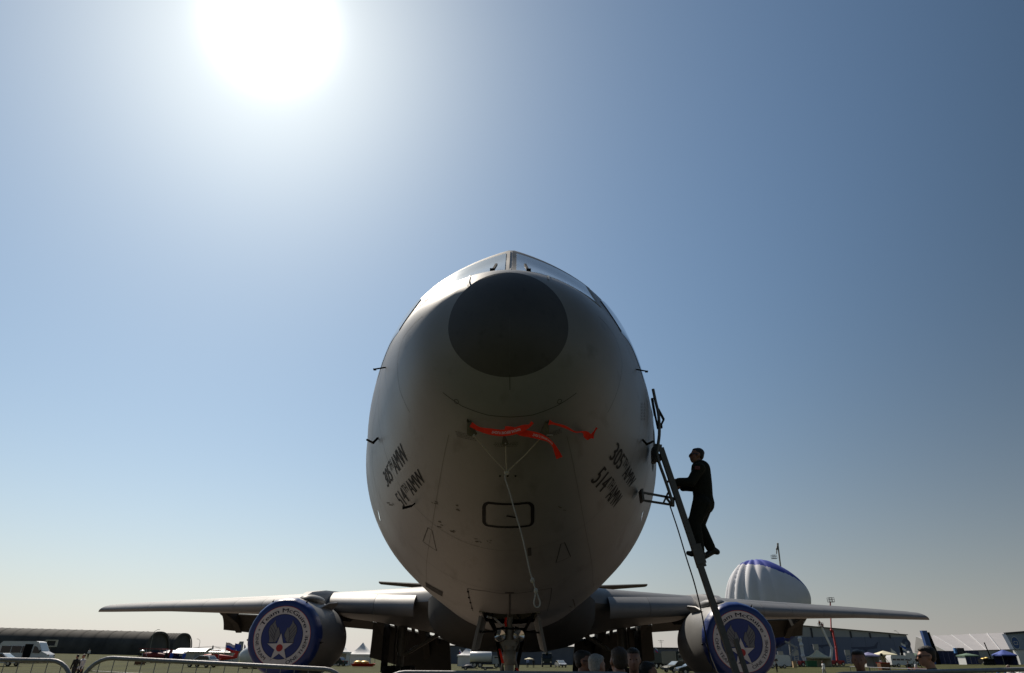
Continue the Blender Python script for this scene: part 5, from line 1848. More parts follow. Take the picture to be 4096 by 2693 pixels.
def biplane(label, x, d, yaw, m, span=7.0):
    t = thing('light_aircraft', label, 'aircraft', gpt(x, d), R(yaw))
    obj('fuselage', MB().lathe([(-2.9, .03), (-2.6, .14), (-.6, .42), (.9, .5), (1.8, .42), (2.05, .12)], (0, 0, 1.05), 'X', 14), m, t)
    obj('lower_wing', MB().prism([(-.45, .78), (.6, .80), (.65, .86), (-.45, .9)], -span / 2, span / 2), m, t)
    obj('upper_wing', MB().prism([(-.25, 1.95), (.85, 1.98), (.9, 2.04), (-.25, 2.06)], -span / 2, span / 2), m, t)
    for sy in (-1, 1):
        for sx in (-.1, .6):
            obj('strut', MB().tube([(sx, sy * span * .36, .88), (sx + .2, sy * span * .36, 1.96)], .03, 5), STEEL, t)
    obj('tail_fin', MB().prism([(-2.9, 1.1), (-2.2, 1.1), (-2.6, 1.95), (-3.0, 1.95)], -.04, .04), m, t)
    obj('tailplane', MB().prism([(-2.9, 1.1), (-2.3, 1.1), (-2.3, 1.16), (-2.9, 1.16)], -1.2, 1.2), m, t)
    obj('propeller', MB().bar((2.1, -.85, 1.05), (2.1, .85, 1.05), .08, .14), BLACKP, t)
    for s in (-1, 1):
        obj('wheel', MB().lathe([(-.06, .2), (-.06, .27), (.06, .27), (.06, .2)], (.9, s * .75, .27), 'Y', 14, (True, True)), RUBBER, t)
    return t


biplane('small red biplane parked in front of the curved roof cabins', 866, 112, 205, REDP)
biplane('low red aircraft with thin wings beside the black burner frame', 615, 118, 170, mat('dull_red', (0.22, 0.03, 0.03), .6), 6.0)
car('small white car parked in front of the cream cabin', 812, 100, 165, WHITE)
# helicopter beyond the cabins
t = thing('helicopter', 'grey helicopter with drooping rotor beyond the curved roof cabins', 'helicopter', gpt(842, 190))
hr = top_h(842, 2586, 190)
obj('fuselage', MB().lathe([(-3.2, .1), (-2.6, .8), (-.5, 1.25), (1.6, 1.1), (2.8, .5), (3.1, .05)], (0, 0, hr - 1.9), 'X', 14), LGREY, t)
obj('tail_boom', MB().tube([(-2.5, 0, hr - 1.5), (-7, 0, hr - 1.1)], [.5, .2], 8), LGREY, t)
obj('mast', MB().tube([(0, 0, hr - 1), (0, 0, hr + .2)], .2, 8), TRIM, t)
for k in range(5):
    a = R(20 + 72 * k)
    obj('rotor_blade', MB().bar((0, 0, hr), (5.5 * math.cos(a), 5.5 * math.sin(a), hr - .35), .35, .05), TRIM, t)
obj('skid', MB().tube([(-1.5, -.9, .1), (1.8, -.9, .1)], .08, 6).tube([(0, -.9, .1), (0, -.6, hr - 2.6)], .07, 6), TRIM, t)
obj('skid', MB().tube([(-1.5, .9, .1), (1.8, .9, .1)], .08, 6).tube([(0, .9, .1), (0, .6, hr - 2.6)], .07, 6), TRIM, t)
t = thing('tail_fin', 'grey swept aircraft tail showing above the flags by the left engine', 'aircraft tail', gpt(950, 240))
hz_ = top_h(955, 2566, 240)
obj('fin', MB().prism([(-2.2, hz_ - 4), (-.2, hz_), (1.0, hz_), (1.1, hz_ - 4)], -.2, .2), LGREY, t)
obj('tail_cone', MB().lathe([(-6, 1.4), (0, .9), (2.5, .3)], (0, 0, hz_ - 4.6), 'X', 14, (True, True)), LGREY, t)
obj('tail_prop', MB().tube([(-5, 0, 0), (-5, 0, hz_ - 5.5)], .3, 8), LGREY, t)
flag('white blue and red tricolour flag streaming before the curved roof cabins', 893, 2571, 118, 44 * mpp(118), 1.15, [FWHITE, FBLUE, FRED], droop=.35)
flag('blue alliance flag flying between the tricolour and the white capsule', 930, 2575, 116, 26 * mpp(116), .9, [FBLUE, FBLUE], droop=.2)
flag('thin white flag next to the white capsule nose', 968, 2580, 116, 12 * mpp(116), .9, [FWHITE], droop=.7)
# white rounded capsule with lettering beside the left engine
t = thing('inflatable_capsule', 'white rounded inflatable capsule with red brown lettering left of the emblem engine', 'inflatable', gpt(1010, 100))
hcaps = top_h(1000, 2578, 100)
obj('hull', MB().sphere((.6, 0, hcaps / 2), (2.5, 1.3, hcaps / 2), 28, 18), WHITE, t)
vs_, fs_ = TXT['techno']
vv_, ff_ = subdivide(np.stack([vs_[:, 0] * .30, vs_[:, 1] * .30], 1), fs_, .1)
lt_ = []
for u, v in vv_:
    x_, z_ = -1.0 + u, .42 + v
    q = 1 - ((x_ - .6) / 2.5) ** 2 - ((z_ - hcaps / 2) / (hcaps / 2)) ** 2
    lt_.append((x_, -1.3 * math.sqrt(max(.05, q)) - .015, z_))
obj('lettering', MB().add(lt_, ff_), mat('letter_brown', (0.25, 0.06, 0.04), .6), t)
for k in range(3):
    obj('support', MB().box((-.8 + 1.3 * k, 0, .12), (.3, 1.2, .24)), TRIM, t)

# tents seen under the wings
pagoda('white pagoda tent half hidden behind the left engine cowling', 1352, 135, 3.6, 2.3, 4.3, TENTW, 'back right')
pagoda('white pagoda tent between the left engine and the lowered flap', 1446, 146, 4.6, 2.0, 4.1, TENTW, 'front left')
pagoda('white pagoda tent with closed walls between the flap and nose gear', 1870, 168, 4.3, 2.3, 4.2, TENTW, 'front left right')
flag('tricolour flag on the pole left of the closed white tent', 1836, 2596, 172, 10 * mpp(172), 1.0, [FWHITE, FBLUE, FRED], droop=.7)
flag('plain red flag right of the closed white tent', 1907, 2612, 160, 9 * mpp(160), 1.3, [FRED], droop=.6)
flag('small tricolour pennant beside the left pagoda tent', 1363, 2580, 140, 20 * mpp(140), 1.0, [FWHITE, FBLUE, FRED], droop=.8)
t = thing('boat', 'low red boat with yellow covered bundles before the pagoda tent', 'boat', gpt(1455, 120))
wb = 46 * mpp(120)
obj('hull', MB().prism([(-wb, .55), (-wb * .85, .15), (wb * .8, .15), (wb, .6), (wb * .9, .62), (-wb * .95, .56)], -.8, .8, lambda x, z: .55 if z < .3 else 1), REDP, t)
for k in (-.45, .1):
    obj('bundle', MB().sphere((wb * k, 0, .72), (.75, .6, .3), 12, 8), YELL, t)
car('dark car parked at the foot of the left engine beside the tents', 1340, 128, 160, OLIVE)
truck('fuel truck with pale tank right of the closed white tent', 1944, 150, 0, HGREY, WHITE, 6.5, 2.5, 'tank')
t = thing('booth', 'slate grey booth standing behind the nose gear', 'booth', gpt(1996, 160))
obj('wall', MB().box((0, 0, 1.1), (1.9, 1.6, 2.2)), HGREY, t)
obj('door', MB().box((-.1, -.82, 1.0), (.9, .05, 1.9)), HCEN, t)
obj('roof', MB().box((0, 0, 2.26), (2.1, 1.8, .1)), TRIM, t)
t = thing('parasol', 'cream market parasol between the nose gear and the green truck', 'parasol', gpt(2117, 160))
hp_ = top_h(2117, 2631, 160)
obj('canopy', MB().lathe([(hp_ - .32, 1.05), (hp_ - .28, 1.02), (hp_, .03)], (0, 0, 0), 'Z', 10, (False, True)), TENTY, t)
obj('pole', MB().tube([(-.55, 0, 0), (-.55, 0, hp_ - .25)], .04, 6), POLE, t)
standing('distant person in pale shirt standing under the parasol', gpt(2111, 158), 1.75, R(160), SHIRTB, HAIRB, voxel=.03)
standing('distant person in dark clothes right of the parasol', gpt(2134, 158), 1.72, R(200), SHIRTK, HAIRB, voxel=.03)
truck('dark green crane truck facing the camera left of the silver car', 2186, 175, -91, OLIVE, OLIVE, 8.0, 3.2, 'crane')
car('silver car parked facing the camera right of the crane truck', 2242, 165, -78, mat('silver_paint', (0.45, 0.46, 0.48), .3, .4))
for (x, lab) in ((1872, 'dark low trailer parked before the closed white tent'), (1950, 'flat dark pallet lying on the grass left of the nose gear')):
    t = thing('trailer', lab, 'trailer', gpt(x, 118))
    obj('bed', MB().box((0, 0, .35), (1.9, 1.2, .3)), TRIM, t)
    obj('drawbar', MB().bar((.9, 0, .3), (1.6, 0, .2), .1, .1), TRIM, t)
    if x < 1900:
        obj('cover', MB().sphere((.1, 0, .5), (.75, .5, .28), 12, 8), TRIM, t)
    wheels(t, (-.3,), .25, .62, 12)

# right hand military vehicles
truck('dark green army truck seen between the flap and right engine, left of the pair', 2655, 140, -60, OLIVE, OLIVE, 6.0, 2.6)
truck('dark green army truck with tall box body beside the right engine cowling', 2716, 118, -70, OLIVE, OLIVE, 6.4, 2.7)
car('dark car with glinting windscreen in front of the army truck by the right engine', 2704, 105, -150, OLIVE)
car('low dark car at the edge of the grass under the right engine', 2765, 96, 190, mat('car_dark', (0.03, 0.035, 0.04), .25, .2))
t = thing('notice_board', 'tall white notice board above the army trucks', 'board', gpt(2738, 190))
hn = top_h(2738, 2568, 190)
obj('panel', MB().box((0, 0, hn - 1.75), (2.6, .15, 3.5)), WHITE, t)
for s in (-1, 1):
    obj('post', MB().tube([(s * 1.2, .1, 0), (s * 1.2, .1, hn)], .07, 6), POLE, t)
flag('tricolour flag right of the lowered right flap', 2624, 2590, 150, 10 * mpp(150), .8, [FWHITE, FBLUE, FRED], droop=.5)
t = thing('radio_mast', 'thin lattice radio mast beyond the slate hangar', 'mast', gpt(2650, 330))
hm_ = top_h(2650, 2560, 330)
obj('mast_pole', MB().tube([(0, 0, 0), (0, 0, hm_)], .10, 6), POLE, t)
obj('cross_arm', MB().bar((-1.3, 0, hm_ - .3), (1.3, 0, hm_ - .3), .12, .12).bar((-.9, 0, hm_ - .9), (.9, 0, hm_ - .9), .1, .1), POLE, t)

# slate hangar behind the nose gear
d0 = 232
a_, b_ = at(1770, 2640, d0).x, at(2735, 2640, d0).x
t = thing('hangar', 'long low slate blue hangar behind the nose gear and army trucks', 'hangar', ((a_ + b_) / 2, d0, gz((a_ + b_) / 2, d0)))
hh_ = top_h(2640, 2588, d0)
W_ = b_ - a_
obj('wall', MB().box((0, 15, hh_ / 2), (W_, 30, hh_)), HCEN, t)
obj('roof', MB().box((0, 15, hh_ + .11), (W_ + .8, 30.8, .2)), TRIM, t)
n = 26
pm_ = MB().box((0, 0, 0), (W_ / n - .12, .08, hh_ - .5)).mesh('cladding_panel')
for i in range(n):
    o = link('panel', pm_, HCEN, t)
    o.location = (-W_ / 2 + (i + .5) * W_ / n, -.05, hh_ / 2 + .1)
xd = at(2698, 2640, d0).x - (a_ + b_) / 2
obj('sliding_door', MB().box((xd, -.12, 1.9), (4.0, .1, 3.8)), HGREY, t)

# blue exhibition hangar
d0 = 245
a_, b_ = at(2840, 2640, d0).x, at(3648, 2640, d0).x
xr_ = at(3090, 2640, d0).x
z_g = gz((a_ + b_) / 2, d0)
t = thing('exhibition_hangar', 'wide grey gabled exhibition hangar with blue cloth front printed with aircraft', 'hangar', ((a_ + b_) / 2, d0, z_g))
cx_ = (a_ + b_) / 2
L3 = lambda x: x - cx_
ztop = at(3090, 2492, d0).z - z_g
zr = at(3640, 2541, d0).z - z_g
zl = zr * .96
zband = at(3350, 2552, d0).z - z_g
zbandr = at(3640, 2549, d0).z - z_g
out = [(L3(a_), -1), (L3(a_), zl), (L3(xr_), ztop), (L3(b_), zr), (L3(b_) + 1.6, -1)]
obj('wall', MB().prism(out, 0, 40), HGREY, t)
obj('roof_edge', MB().bar((L3(a_) - .4, -.1, zl + .1), (L3(xr_), -.1, ztop + .12), .9, .22).bar((L3(xr_), -.1, ztop + .12), (L3(b_) + .3, -.1, zr + .1), .9, .22), TRIM, t)
npan = 14
for i in range(npan):
    x0_, x1_ = L3(a_) + (b_ - a_) * i / npan, L3(a_) + (b_ - a_) * (i + 1) / npan
    e = 1.6 if i == npan - 1 else 0
    zz = zband + (zbandr - zband) * i / npan
    obj('cloth_panel', MB().prism([(x0_ + .03, -1), (x0_ + .03, zz), (x1_ - .03, zz), (x1_ - .03 + e, -1)], -.18, -.02), HBLUE, t)
for px in (3172, 3246, 3325, 3401, 3477, 3555):
    x_ = L3(at(px, 2530, d0).x)
    zt_ = ztop + (zr - ztop) * (x_ - L3(xr_)) / (L3(b_) - L3(xr_)) - .3
    obj('column', MB().box((x_, -.12, (zband + zt_) / 2), (.5, .2, zt_ - zband)), TRIM, t)


def printed_plane(px, py, s):
    x_, z_ = L3(at(px, py, d0).x), at(px, py, d0).z - z_g
    pts = [(-6, .1), (-5.6, .5), (1.5, .6), (4.6, 1.0), (6.3, 2.6), (6.9, 2.6), (5.8, .6), (5.9, 0), (1.5, -.5), (.8, -1.3), (.2, -1.4), (-.6, -.6), (-5, -.4)]
    mb = MB().add([(x_ + p[0] * s, -.20, z_ + p[1] * s) for p in pts], [tuple(range(len(pts)))])
    obj('printed_aircraft', mb, HPRINT, t)


printed_plane(3456, 2594, .75)
printed_plane(3282, 2584, .55)
x_, z_ = L3(at(3624, 2574, d0).x), at(3624, 2574, d0).z - z_g
q_ = disc(.55, 1.45, -.2, 32)
q_.v = [(p[0] + x_, p[1], p[2] + z_) for p in q_.v]
obj('printed_badge', q_, HPRINT, t)

# white tent hall at right
d0 = 320
P0, P1, P2, P3 = at(3664, 2546, d0 + 18), at(4160, 2525, d0 + 18), at(4160, 2596, d0), at(3786, 2606, d0)
zb_ = gz(P3.x, d0) - 1
t = thing('tent_hall', 'long white tent hall with sloping ribbed roof behind the navy hoarding', 'tent hall', (P3.x, d0, gz(P3.x, d0)))
GL = at(3658, 2606, d0 + 40)
roof = MB().add([P0, P1, P2, P3], [(0, 1, 2, 3)])
HALLW = mat('hall_white', (0.52, 0.50, 0.50), .8, 0, .05, .3)  # white dulled to put far haze into the colour
obj('roof', rel(roof, t), HALLW, t)
obj('wall', rel(MB().add([P3, P2, (P2.x, P2.y, zb_), (P3.x, P3.y, zb_)], [(0, 1, 2, 3)]), t), HGREY, t)
obj('gable', rel(MB().add([P0, P3, (P3.x, P3.y, zb_), (GL.x, GL.y, zb_), (GL.x, GL.y, GL.z)], [(0, 1, 2, 3, 4)]), t), HALLW, t)
for k in range(8):
    u = k / 7
    a, b = P0.lerp(P1, u), P3.lerp(P2, u)
    obj('roof_rib', rel(MB().bar(a + Vector((0, -.1, .1)), b + Vector((0, -.1, .1)), .22, .2), t), WHITE, t)
obj('eave', rel(MB().bar(P3 + Vector((0, -.15, 0)), P2 + Vector((0, -.15, 0)), .2, .3), t), TRIM, t)
for k in range(12):
    a = P3.lerp(GL, k / 11)
    obj('terrace_post', rel(MB().tube([(a.x - .5, a.y - 1, zb_), (a.x - .5, a.y - 1, P3.z - .4)], .12, 6), t), WHITE, t)
d0 = 205
t = thing('advertising_pylon', 'tall blue stepped advertising pylon with black side behind the man in sunglasses', 'pylon', gpt(3728, d0))
hp_ = top_h(3722, 2523, d0)
k = mpp(d0)
obj('front_panel', MB().prism([(-17 * k, hp_), (3 * k, hp_), (6 * k, hp_ * .55), (9 * k, -.5), (-7 * k, -.5)], -.6, .6), PYB, t)
obj('side_panel', MB().prism([(4 * k, hp_ - .4), (14 * k, hp_ - .4), (26 * k, hp_ * .42), (30 * k, 2.4), (30 * k, -.5), (10 * k, -.5), (7 * k, hp_ * .55)], -.3, .9), BLACKP, t)
t = thing('hoarding', 'long navy hoarding standing on the grass below the tent hall', 'hoarding', gpt(3830, 207))
w_ = 186 * mpp(207)
hh_ = top_h(3830, 2604, 207)
n = 9
for i in range(n):
    obj('panel', MB().box((-w_ / 2 + (i + .5) * w_ / n, 0, hh_ / 2), (w_ / n - .05, .1, hh_)), DBLUE, t)
t = thing('loudspeaker', 'blue and black loudspeaker box on the navy hoarding', 'loudspeaker', gpt(3845, 202))
hs_ = top_h(3845, 2592, 202)
k = mpp(202)
obj('cabinet', MB().box((4 * k, 0, hs_ - 9 * k), (26 * k, 1.2, 18 * k)), TRIM, t)
obj('side_sign', MB().box((-15 * k, 0, hs_ - 10 * k), (8 * k, .6, 19 * k)), LBLUE, t)
obj('stand', MB().box((2 * k, 0, (hs_ - 18 * k) / 2), (1.0, .8, hs_ - 18 * k)), TRIM, t)
# C3 building
d0 = 195
P0 = at(4034, 2536, d0)
t = thing('exhibition_building', 'pale blue exhibition building with a round C3 sign at the far right', 'building', gpt(4110, d0))
x0_, x1_ = at(4036, 2580, d0).x - t.location.x, at(4220, 2580, d0).x - t.location.x
zt_, zm_ = P0.z - t.location.z, at(4060, 2598, d0).z - t.location.z
PALE = mat('pale_panel', (0.30, 0.36, 0.48), .6, 0, .05, .3)
obj('upper_wall', MB().prism([(x0_, zt_), (x1_, zt_ + 1.0), (x1_, zm_), (x0_ + 1.0, zm_)], 0, 1.6), PALE, t)
obj('lower_wall', MB().box(((x0_ + x1_) / 2 + .8, 1.0, zm_ / 2 - .2), (x1_ - x0_ - 2, 1.6, zm_ - .02)), WHITE, t)
obj('roof_edge', MB().bar((x0_ - .3, -.1, zt_ + .1), (x1_, -.1, zt_ + 1.1), .8, .45), TRIM, t)
sc_ = at(4062, 2572, d0)
ctr = Vector((sc_.x - t.location.x, -.06, sc_.z - t.location.z))
e_ = disc(.0005, 1.0, 0, 40)
e_.v = [(ctr.x + p[0] * .95, ctr.y, ctr.z + p[2] * 1.45) for p in e_.v]
sgn_ = obj('round_sign', e_, PYB, t)
e_ = disc(1.0, 1.09, 0, 40)
e_.v = [(ctr.x + p[0] * .95, ctr.y - .01, ctr.z + p[2] * 1.45) for p in e_.v]
obj('sign_rim', e_, WHITE, sgn_)
vs_, fs_ = TXT['C3']
w = vs_[:, 0].max()
obj('lettering', MB().add([(ctr.x + (p[0] / w - .5) * 1.15, ctr.y - .03, ctr.z + (p[1] - .5) * .95) for p in vs_], fs_), WHITE, sgn_)
obj('sign_twig', MB().bar((ctr.x + 2.2, -.05, ctr.z + 1.0), (ctr.x + 3.6, -.05, ctr.z + .5), .06, .05).bar((ctr.x + 2.4, -.05, ctr.z - .6), (ctr.x + 3.8, -.05, ctr.z - .3), .06, .05), HPRINT, t)

# tents and vehicles on the right-hand grass
pagoda('cream pagoda tent standing before the blue hangar, tallest peak', 3275, 168, 4.0, 1.95, 3.5, TENTY, 'back right')
pagoda('lilac gazebo with pale walls right of the heavy man', 3478, 152, 2.9, 2.2, 2.8, TENTL, 'back left right', SHIRTW, 'gazebos on the grass')
pagoda('cream gazebo with peach walls left of the white minivan', 3540, 158, 3.6, 2.35, 3.1, TENTY, 'back right', TENTY, 'gazebos on the grass')
pagoda('dull green gazebo in front of the navy hoarding', 3874, 190, 3.5, 2.2, 2.75, TENTG, 'left', TENTW, 'gazebos on the grass')
pagoda('blue gazebo with navy walls beside the C3 building', 4022, 178, 3.5, 2.3, 3.4, TENTB, 'back right', DBLUE, 'gazebos on the grass')
pagoda('small green gazebo partly behind the man in sunglasses', 3664, 175, 2.6, 2.1, 2.7, TENTG, None, None, 'gazebos on the grass')
van('white minivan parked side on behind the cream gazebo', 3604, 148, 0, 5.0, 2.15, WHITE)
t = thing('box_van', 'tall white box van behind the white minivan', 'van', gpt(3640, 170))
k = mpp(170)
hh_ = top_h(3640, 2612, 170)
obj('load_box', MB().box((-6 * k, 0, hh_ / 2 + .3), (36 * k, 2.2, hh_ - .6)), WHITE, t)
obj('cab', MB().prism([(12 * k, .5), (12 * k, hh_ * .8), (20 * k, hh_ * .75), (27 * k, hh_ * .45), (32 * k, hh_ * .38), (32 * k, .5)], -1, 1), WHITE, t)
obj('roof_unit', MB().box((4 * k, 0, hh_ + .2), (9 * k, 1, .4)), HGREY, t)
wheels(t, (-14 * k, 24 * k), .38, .95)
van('white lorry cab with dark load bed just right of the right engine', 3106, 140, 180, 4.6, 2.3, WHITE, glazed=False)
t = thing('storage_bin', 'green metal storage bin left of the cream pagoda tent', 'bin', gpt(3242, 158))
obj('bin_body', MB().prism([(-.95, .1), (-1.05, 1.15), (1.05, 1.15), (.95, .1)], -.6, .6), GREENP, t)
obj('bin_rim', MB().box((0, 0, 1.2), (2.2, 1.3, .08)), GREENP, t)
t = thing('crate', 'tall pale brown crate on the grass left of the green bin', 'crate', gpt(3175, 150))
obj('crate_body', MB().box((0, 0, .55), (.7, .6, 1.1)), mat('plywood', (0.48, 0.33, 0.18), .8), t)
obj('crate_lid', MB().box((0, 0, 1.13), (.76, .66, .06)), mat('plywood', (0.48, 0.33, 0.18), .8), t)
standing('person in white shirt and grey trousers walking past the cream pagoda tent', gpt(3289, 82), 1.75, R(100), SHIRTW, HAIRB, legs=LGREY, voxel=.026, walk=.5)
standing('person in dark top and blue jeans in front of the white minivan', gpt(3628, 88), 1.72, R(-60), SHIRTK, HAIRN, legs=mat('jeans', (0.07, 0.10, 0.2), .9), voxel=.026)
standing('person seated height figure in dark clothes near the white lorry', gpt(3102, 105), 1.4, R(120), SHIRTK, HAIRB, voxel=.03)


def basket(label, x, d, ytop, w=1.5):
    t = thing('balloon_basket', label, 'balloon basket', gpt(x, d), 0, 'balloon baskets on the grass')
    h = top_h(x, ytop, d)
    obj('wicker_body', MB().prism([(-w * .45, 0), (-w * .52, 1.0), (w * .52, 1.0), (w * .45, 0)], -.6, .6), WOODB, t)
    obj('padded_rim', MB().bar((-w * .54, -.6, 1.02), (w * .54, -.6, 1.02), .14, .12).bar((-w * .54, .6, 1.02), (w * .54, .6, 1.02), .14, .12), REDP, t)
    for sx in (-1, 1):
        for sy in (-1, 1):
            obj('upright', MB().tube([(sx * w * .46, sy * .5, 1.0), (sx * w * .16, sy * .2, h - .35)], .035, 6), BLACKP, t)
    obj('burner', MB().lathe([(h - .4, .16), (h - .1, .22), (h, .1)], (0, 0, 0), 'Z', 12, (True, True)), BLACKP, t)
    obj('gas_bottle', MB().lathe([(.9, .14), (1.35, .14), (1.45, .05)], (-.3, 0, 0), 'Z', 10, (False, True)), WHITE, t)


basket('brown wicker balloon basket with burner frame in front of the cream gazebo', 3530, 118, 2613)
basket('dark red wicker balloon basket partly behind the man in sunglasses', 3668, 84, 2632, 1.5)
t = thing('tracked_machine', 'yellow and black field machine with pale domes and a leaning mast', 'machine', gpt(3944, 180))
k = mpp(180)
obj('chassis', MB().box((0, 0, .9), (44 * k, 2.0, 1.0)), BLACKP, t)
for q, r in (((-10, 22), 8), ((3, 26), 6), ((12, 17), 7)):
    obj('dome', MB().sphere((q[0] * k, 0, q[1] * k), (r * k, .8, r * k * .6), 12, 8), YELL, t)
obj('mast', MB().tube([(22 * k, 0, 1.2), (12 * k, 0, top_h(3957, 2570, 180))], .14, 6), BLACKP, t)
for i in range(5):
    obj('road_wheel', MB().lathe([(-.2, .15), (-.2, .4), (.2, .4), (.2, .15)], ((-18 + 9 * i) * k, -.95, .42), 'Y', 12, (True, True)), RUBBER, t)
flag('white pennant with blue roundel by the circular hangar print', 3618, 2572, 165, 16 * mpp(165), 1.5, [FWHITE, FBLUE, FWHITE], droop=.25)
flag('white pennant fluttering before the blue hangar', 3572, 2593, 165, 18 * mpp(165), 1.0, [FWHITE], droop=.9)
flag('black feather banner standing behind the white minivan', 3608, 2586, 162, 11 * mpp(162), 1.9, [BLACKP], droop=.1)
t = thing('play_ring', 'light blue inflatable ring standing behind the far barrier', 'inflatable', gpt(3992, 72))
rg = []
for i in range(17):
    a = 2 * math.pi * i / 16
    rg.append((.42 * math.cos(a), 0, .75 + .32 * math.sin(a)))
obj('ring', MB().tube(rg, .1, 8, False), LBLUE, t)
obj('ring_base', MB().sphere((.2, .1, .22), (.8, .4, .24), 14, 8), LBLUE, t)
standing('person in white shirt and cap standing behind the far barrier at the right edge', gpt(4026, 42), 1.60, R(95), SHIRTW, HAIRN, cap=mat('cap_tan', (0.4, 0.33, 0.25), .8), voxel=.02)
standing('person in white shirt and dark hair right of the capped person', gpt(4062, 43), 1.46, R(-80), SHIRTW, HAIRB, voxel=.02)

# far barrier row on the right
for i, (xa, xb) in enumerate(((3395, 3470), (3472, 3552), (3554, 3640), (3642, 3740), (3742, 3845), (3847, 3955), (3957, 4085), (4087, 4210))):
    d_ = 84 - 5.5 * i
    A, B = gpt(xa, d_), gpt(xb, d_ - 4.5)
    t = thing('barrier', 'distant crowd barrier panel in the row across the right-hand grass, ' + ('first', 'second', 'third', 'fourth', 'fifth', 'sixth', 'seventh', 'eighth')[i] + ' from the heavy man', 'barrier', A, 0, 'far barriers across the grass')
    v = B - A
    z = 1.18
    obj('frame', MB().tube([(0, 0, .05), (0, 0, z), v + Vector((0, 0, z)), v + Vector((0, 0, .05))], .035, 6), ALU, t)
    for k in range(1, 8):
        obj('bar', MB().tube([v * (k / 8) + Vector((0, 0, .2)), v * (k / 8) + Vector((0, 0, z))], .010, 4), WIRE, t)
    obj('bottom_rail', MB().tube([Vector((0, 0, .2)), v + Vector((0, 0, .2))], .02, 5), ALU, t)

# ------------------------------------------------------------------ balloon and boom lifts
d0 = 175
OUT = [(2914, 2372), (2921, 2331), (2942, 2285), (2963, 2259), (2992, 2245), (3022, 2239), (3050, 2241), (3078, 2250), (3107, 2265), (3137, 2281), (3165, 2299), (3199, 2331), (3225, 2365), (3235, 2405), (3226, 2450), (3200, 2505), (3160, 2555), (3105, 2592), (3020, 2605), (2960, 2580), (2926, 2500), (2912, 2430)]
PC = at(3072, 2432, d0)
pol = []
for q in OUT:
    p = at(*q, d0) - PC
    pol.append((math.atan2(p.z, p.x), math.hypot(p.x, p.z)))
pol.sort()
pa = np.array([p[0] for p in pol])
prr = np.array([p[1] for p in pol])
pa = np.concatenate([pa - 2 * math.pi, pa, pa + 2 * math.pi])
prr = np.concatenate([prr] * 3)
bal = thing('hot_air_balloon', 'half inflated white hot air balloon with blue crown lying behind the right wing', 'balloon', (PC.x, PC.y, gz(PC.x, d0)))
zo = PC.z - bal.location.z
rws = []
nphi, npsi = 300, 80
for i in range(nphi):
    phi = -math.pi + 2 * math.pi * i / nphi
    r = float(np.interp(phi, pa, prr))
    r = sum(float(np.interp(phi + e, pa, prr)) for e in (-.12, -.06, 0, .06, .12)) / 5
    row = []
    for j in range(npsi + 1):
        psi = -math.pi / 2 + math.pi * j / npsi
        x_, y_, z_ = r * math.cos(psi) * math.cos(phi), 9.0 * math.sin(psi), r * math.cos(psi) * math.sin(phi)
        # gores run over the crown; deep scallops on the left flank
        g = math.atan2(x_ + 1.0, -y_ + 2.0) * 9.0
        w = .10 + .75 * sm(1.0, -6.5, x_)
        bul = abs(math.sin(g)) - .6
        n_ = Vector((x_, y_, z_)).normalized()
        p = Vector((x_, y_, z_)) + n_ * (bul * w)
        row.append(Vector((p.x, p.y, max(.05, p.z + zo))))
    rws.append(row)
mb_ = MB().grid(rws + [rws[0]], True)
ia = at(2985, 2247, d0) - PC
ib = at(3200, 2334, d0) - PC
top_i, low_i, skirt_i = [], [], []
zsk = at(3150, 2545, d0).z - PC.z
for fi, f in enumerate(mb_.f):
    c_ = sum((Vector(mb_.v[k]) for k in f), Vector()) / len(f)
    zz = c_.z - zo
    line = ia.z + .15 + (ib.z - ia.z) * (c_.x - ia.x) / (ib.x - ia.x) - 1.3 - .15 * math.sin((c_.x) * .9) - .028 * max(0, c_.x - ia.x) * max(0, ib.x - c_.x) * -1 * .6
    (skirt_i if zz < zsk else top_i if zz > line and c_.x > ia.x - 3.5 else low_i).append(f)
for nm, fs_, m_ in (('envelope', low_i, BALW), ('crown_band', top_i, BALB), ('skirt_band', skirt_i, BALB)):
    q = MB()
    q.v, q.f, q.smooth = list(mb_.v), fs_, [True] * len(fs_)
    me = q.mesh(nm)
    bm = bmesh.new()
    bm.from_mesh(me)
    bmesh.ops.delete(bm, geom=[v for v in bm.verts if not v.link_faces], context='VERTS')
    bm.to_mesh(me)
    bm.free()
    for p in me.polygons:
        p.use_smooth = True
    obj(nm, me, m_, bal)


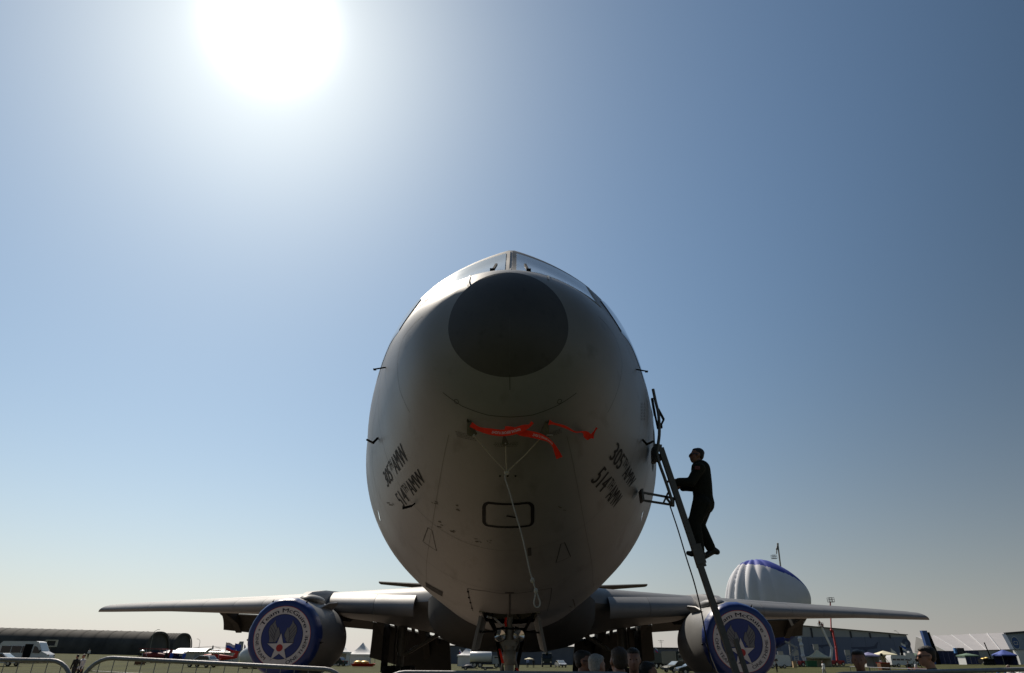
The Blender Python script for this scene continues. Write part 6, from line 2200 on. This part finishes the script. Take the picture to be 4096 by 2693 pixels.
def lift(label, base_px, d, pts, r, m, basket_at=None, basket_px=(22, 16), crew=0, basem=None, group='boom lifts round the balloon', hang=None):
    b = gpt(base_px, d)
    t = thing('boom_lift', label, 'boom lift', b, 0, group)
    k = mpp(d)
    obj('chassis', MB().box((0, 0, .8), (2.6, 1.9, .8)), basem or m, t)
    wheels(t, (-.9, .9), .42, .95, 12)
    P = [at(x, y, d) - Vector(b) for x, y in pts]
    P = [Vector((0, 0, 1.1))] + P
    for i, (p, q) in enumerate(zip(P[:-1], P[1:])):
        o = obj('boom', MB().bar(p, q, r * 1.5 * (1 - .13 * i), r * 1.5 * (1 - .13 * i)), m, t)
        if i:
            obj('joint', MB().sphere(p, r * 1.2, 8, 6), m, t)
    if basket_at:
        c = at(*basket_at, d) - Vector(b)
        w, h = basket_px[0] * k / 2, basket_px[1] * k
        bm_ = MB().box((c.x, c.y, c.z - h / 2), (2 * w, 1.0, .12))
        ba = obj('lift_basket', bm_, TRIM, t)
        for sx in (-1, 0, 1):
            for sy in (-.5, .5):
                obj('post', MB().tube([(c.x + sx * w, c.y + sy, c.z - h / 2), (c.x + sx * w, c.y + sy, c.z + h / 2)], .05, 5), TRIM, ba)
        for sy in (-.5, .5):
            for hz2 in (.02, .5):
                obj('guard_rail', MB().tube([(c.x - w, c.y + sy, c.z + h * hz2), (c.x + w, c.y + sy, c.z + h * hz2)], .05, 5), TRIM, ba)
    return t


lift('thin dark boom lift rising behind the balloon with a hanging basket', 3165, 215, [(3150, 2500), (3111, 2176), (3107, 2196), (3106, 2216)], .28, POLE, (3096, 2228), (20, 14))
lift('white jointed boom lift with two workers aloft before the blue hangar', 3322, 172, [(3327, 2594), (3286, 2508)], .30, WHITE, (3283, 2500), (14, 14), basem=LRED)
lift('red boom lift whose pole climbs past the wing to a high basket', 3348, 178, [(3344, 2592), (3331, 2526), (3325, 2522), (3321, 2410)], .26, LRED, (3323, 2400), (22, 16))
lift('white vertical boom lift left of the cream pagoda tent', 3219, 165, [(3212, 2624), (3205, 2580), (3199, 2555), (3196, 2566)], .42, WHITE, None, basem=LRED)
lift('grey folded boom lift reaching left from below the right flap', 3152, 168, [(3184, 2590), (3140, 2566)], .30, LGREY, None)
c_ = at(3277, 2500, 172)
for px, py, lab, m in ((3276, 2480, 'worker in orange standing higher in the basket of the white jointed lift', ORANGE), (3286, 2490, 'worker in red leaning in the basket of the white jointed lift', REDP)):
    p = at(px, py, 172)
    standing(lab, (p.x, 172, p.z - 1.72), 1.72, R(120), m, HAIRB, legs=BLACKP, voxel=.035)
# light towers standing before the hangar
for px, yt, d_, lab in ((3125, 2605, 200, 'grey scaffold light tower left of the grey folded lift'), (3187, 2600, 205, 'grey scaffold light tower behind the white vertical lift'), (3272, 2577, 210, 'grey scaffold light tower with lamp panel behind the cream pagoda tent'), (3395, 2600, 212, 'grey scaffold light tower left of the heavy man')):
    t = thing('light_tower', lab, 'light tower', gpt(px, d_), 0, 'light towers before the blue hangar')
    h = top_h(px, yt, d_)
    for sx in (-.55, .55):
        obj('upright', MB().tube([(sx, 0, 0), (sx, 0, h - 1.2)], .09, 6), LGREY, t)
    for i in range(5):
        obj('cross_bar', MB().bar((-.55, 0, (h - 1.2) * (i + .3) / 5), (.55, 0, (h - 1.2) * (i + .8) / 5), .09, .09), LGREY, t)
    obj('lamp_panel', MB().box((0, -.05, h - .7), (1.5, .2, 1.4)), LGREY, t)
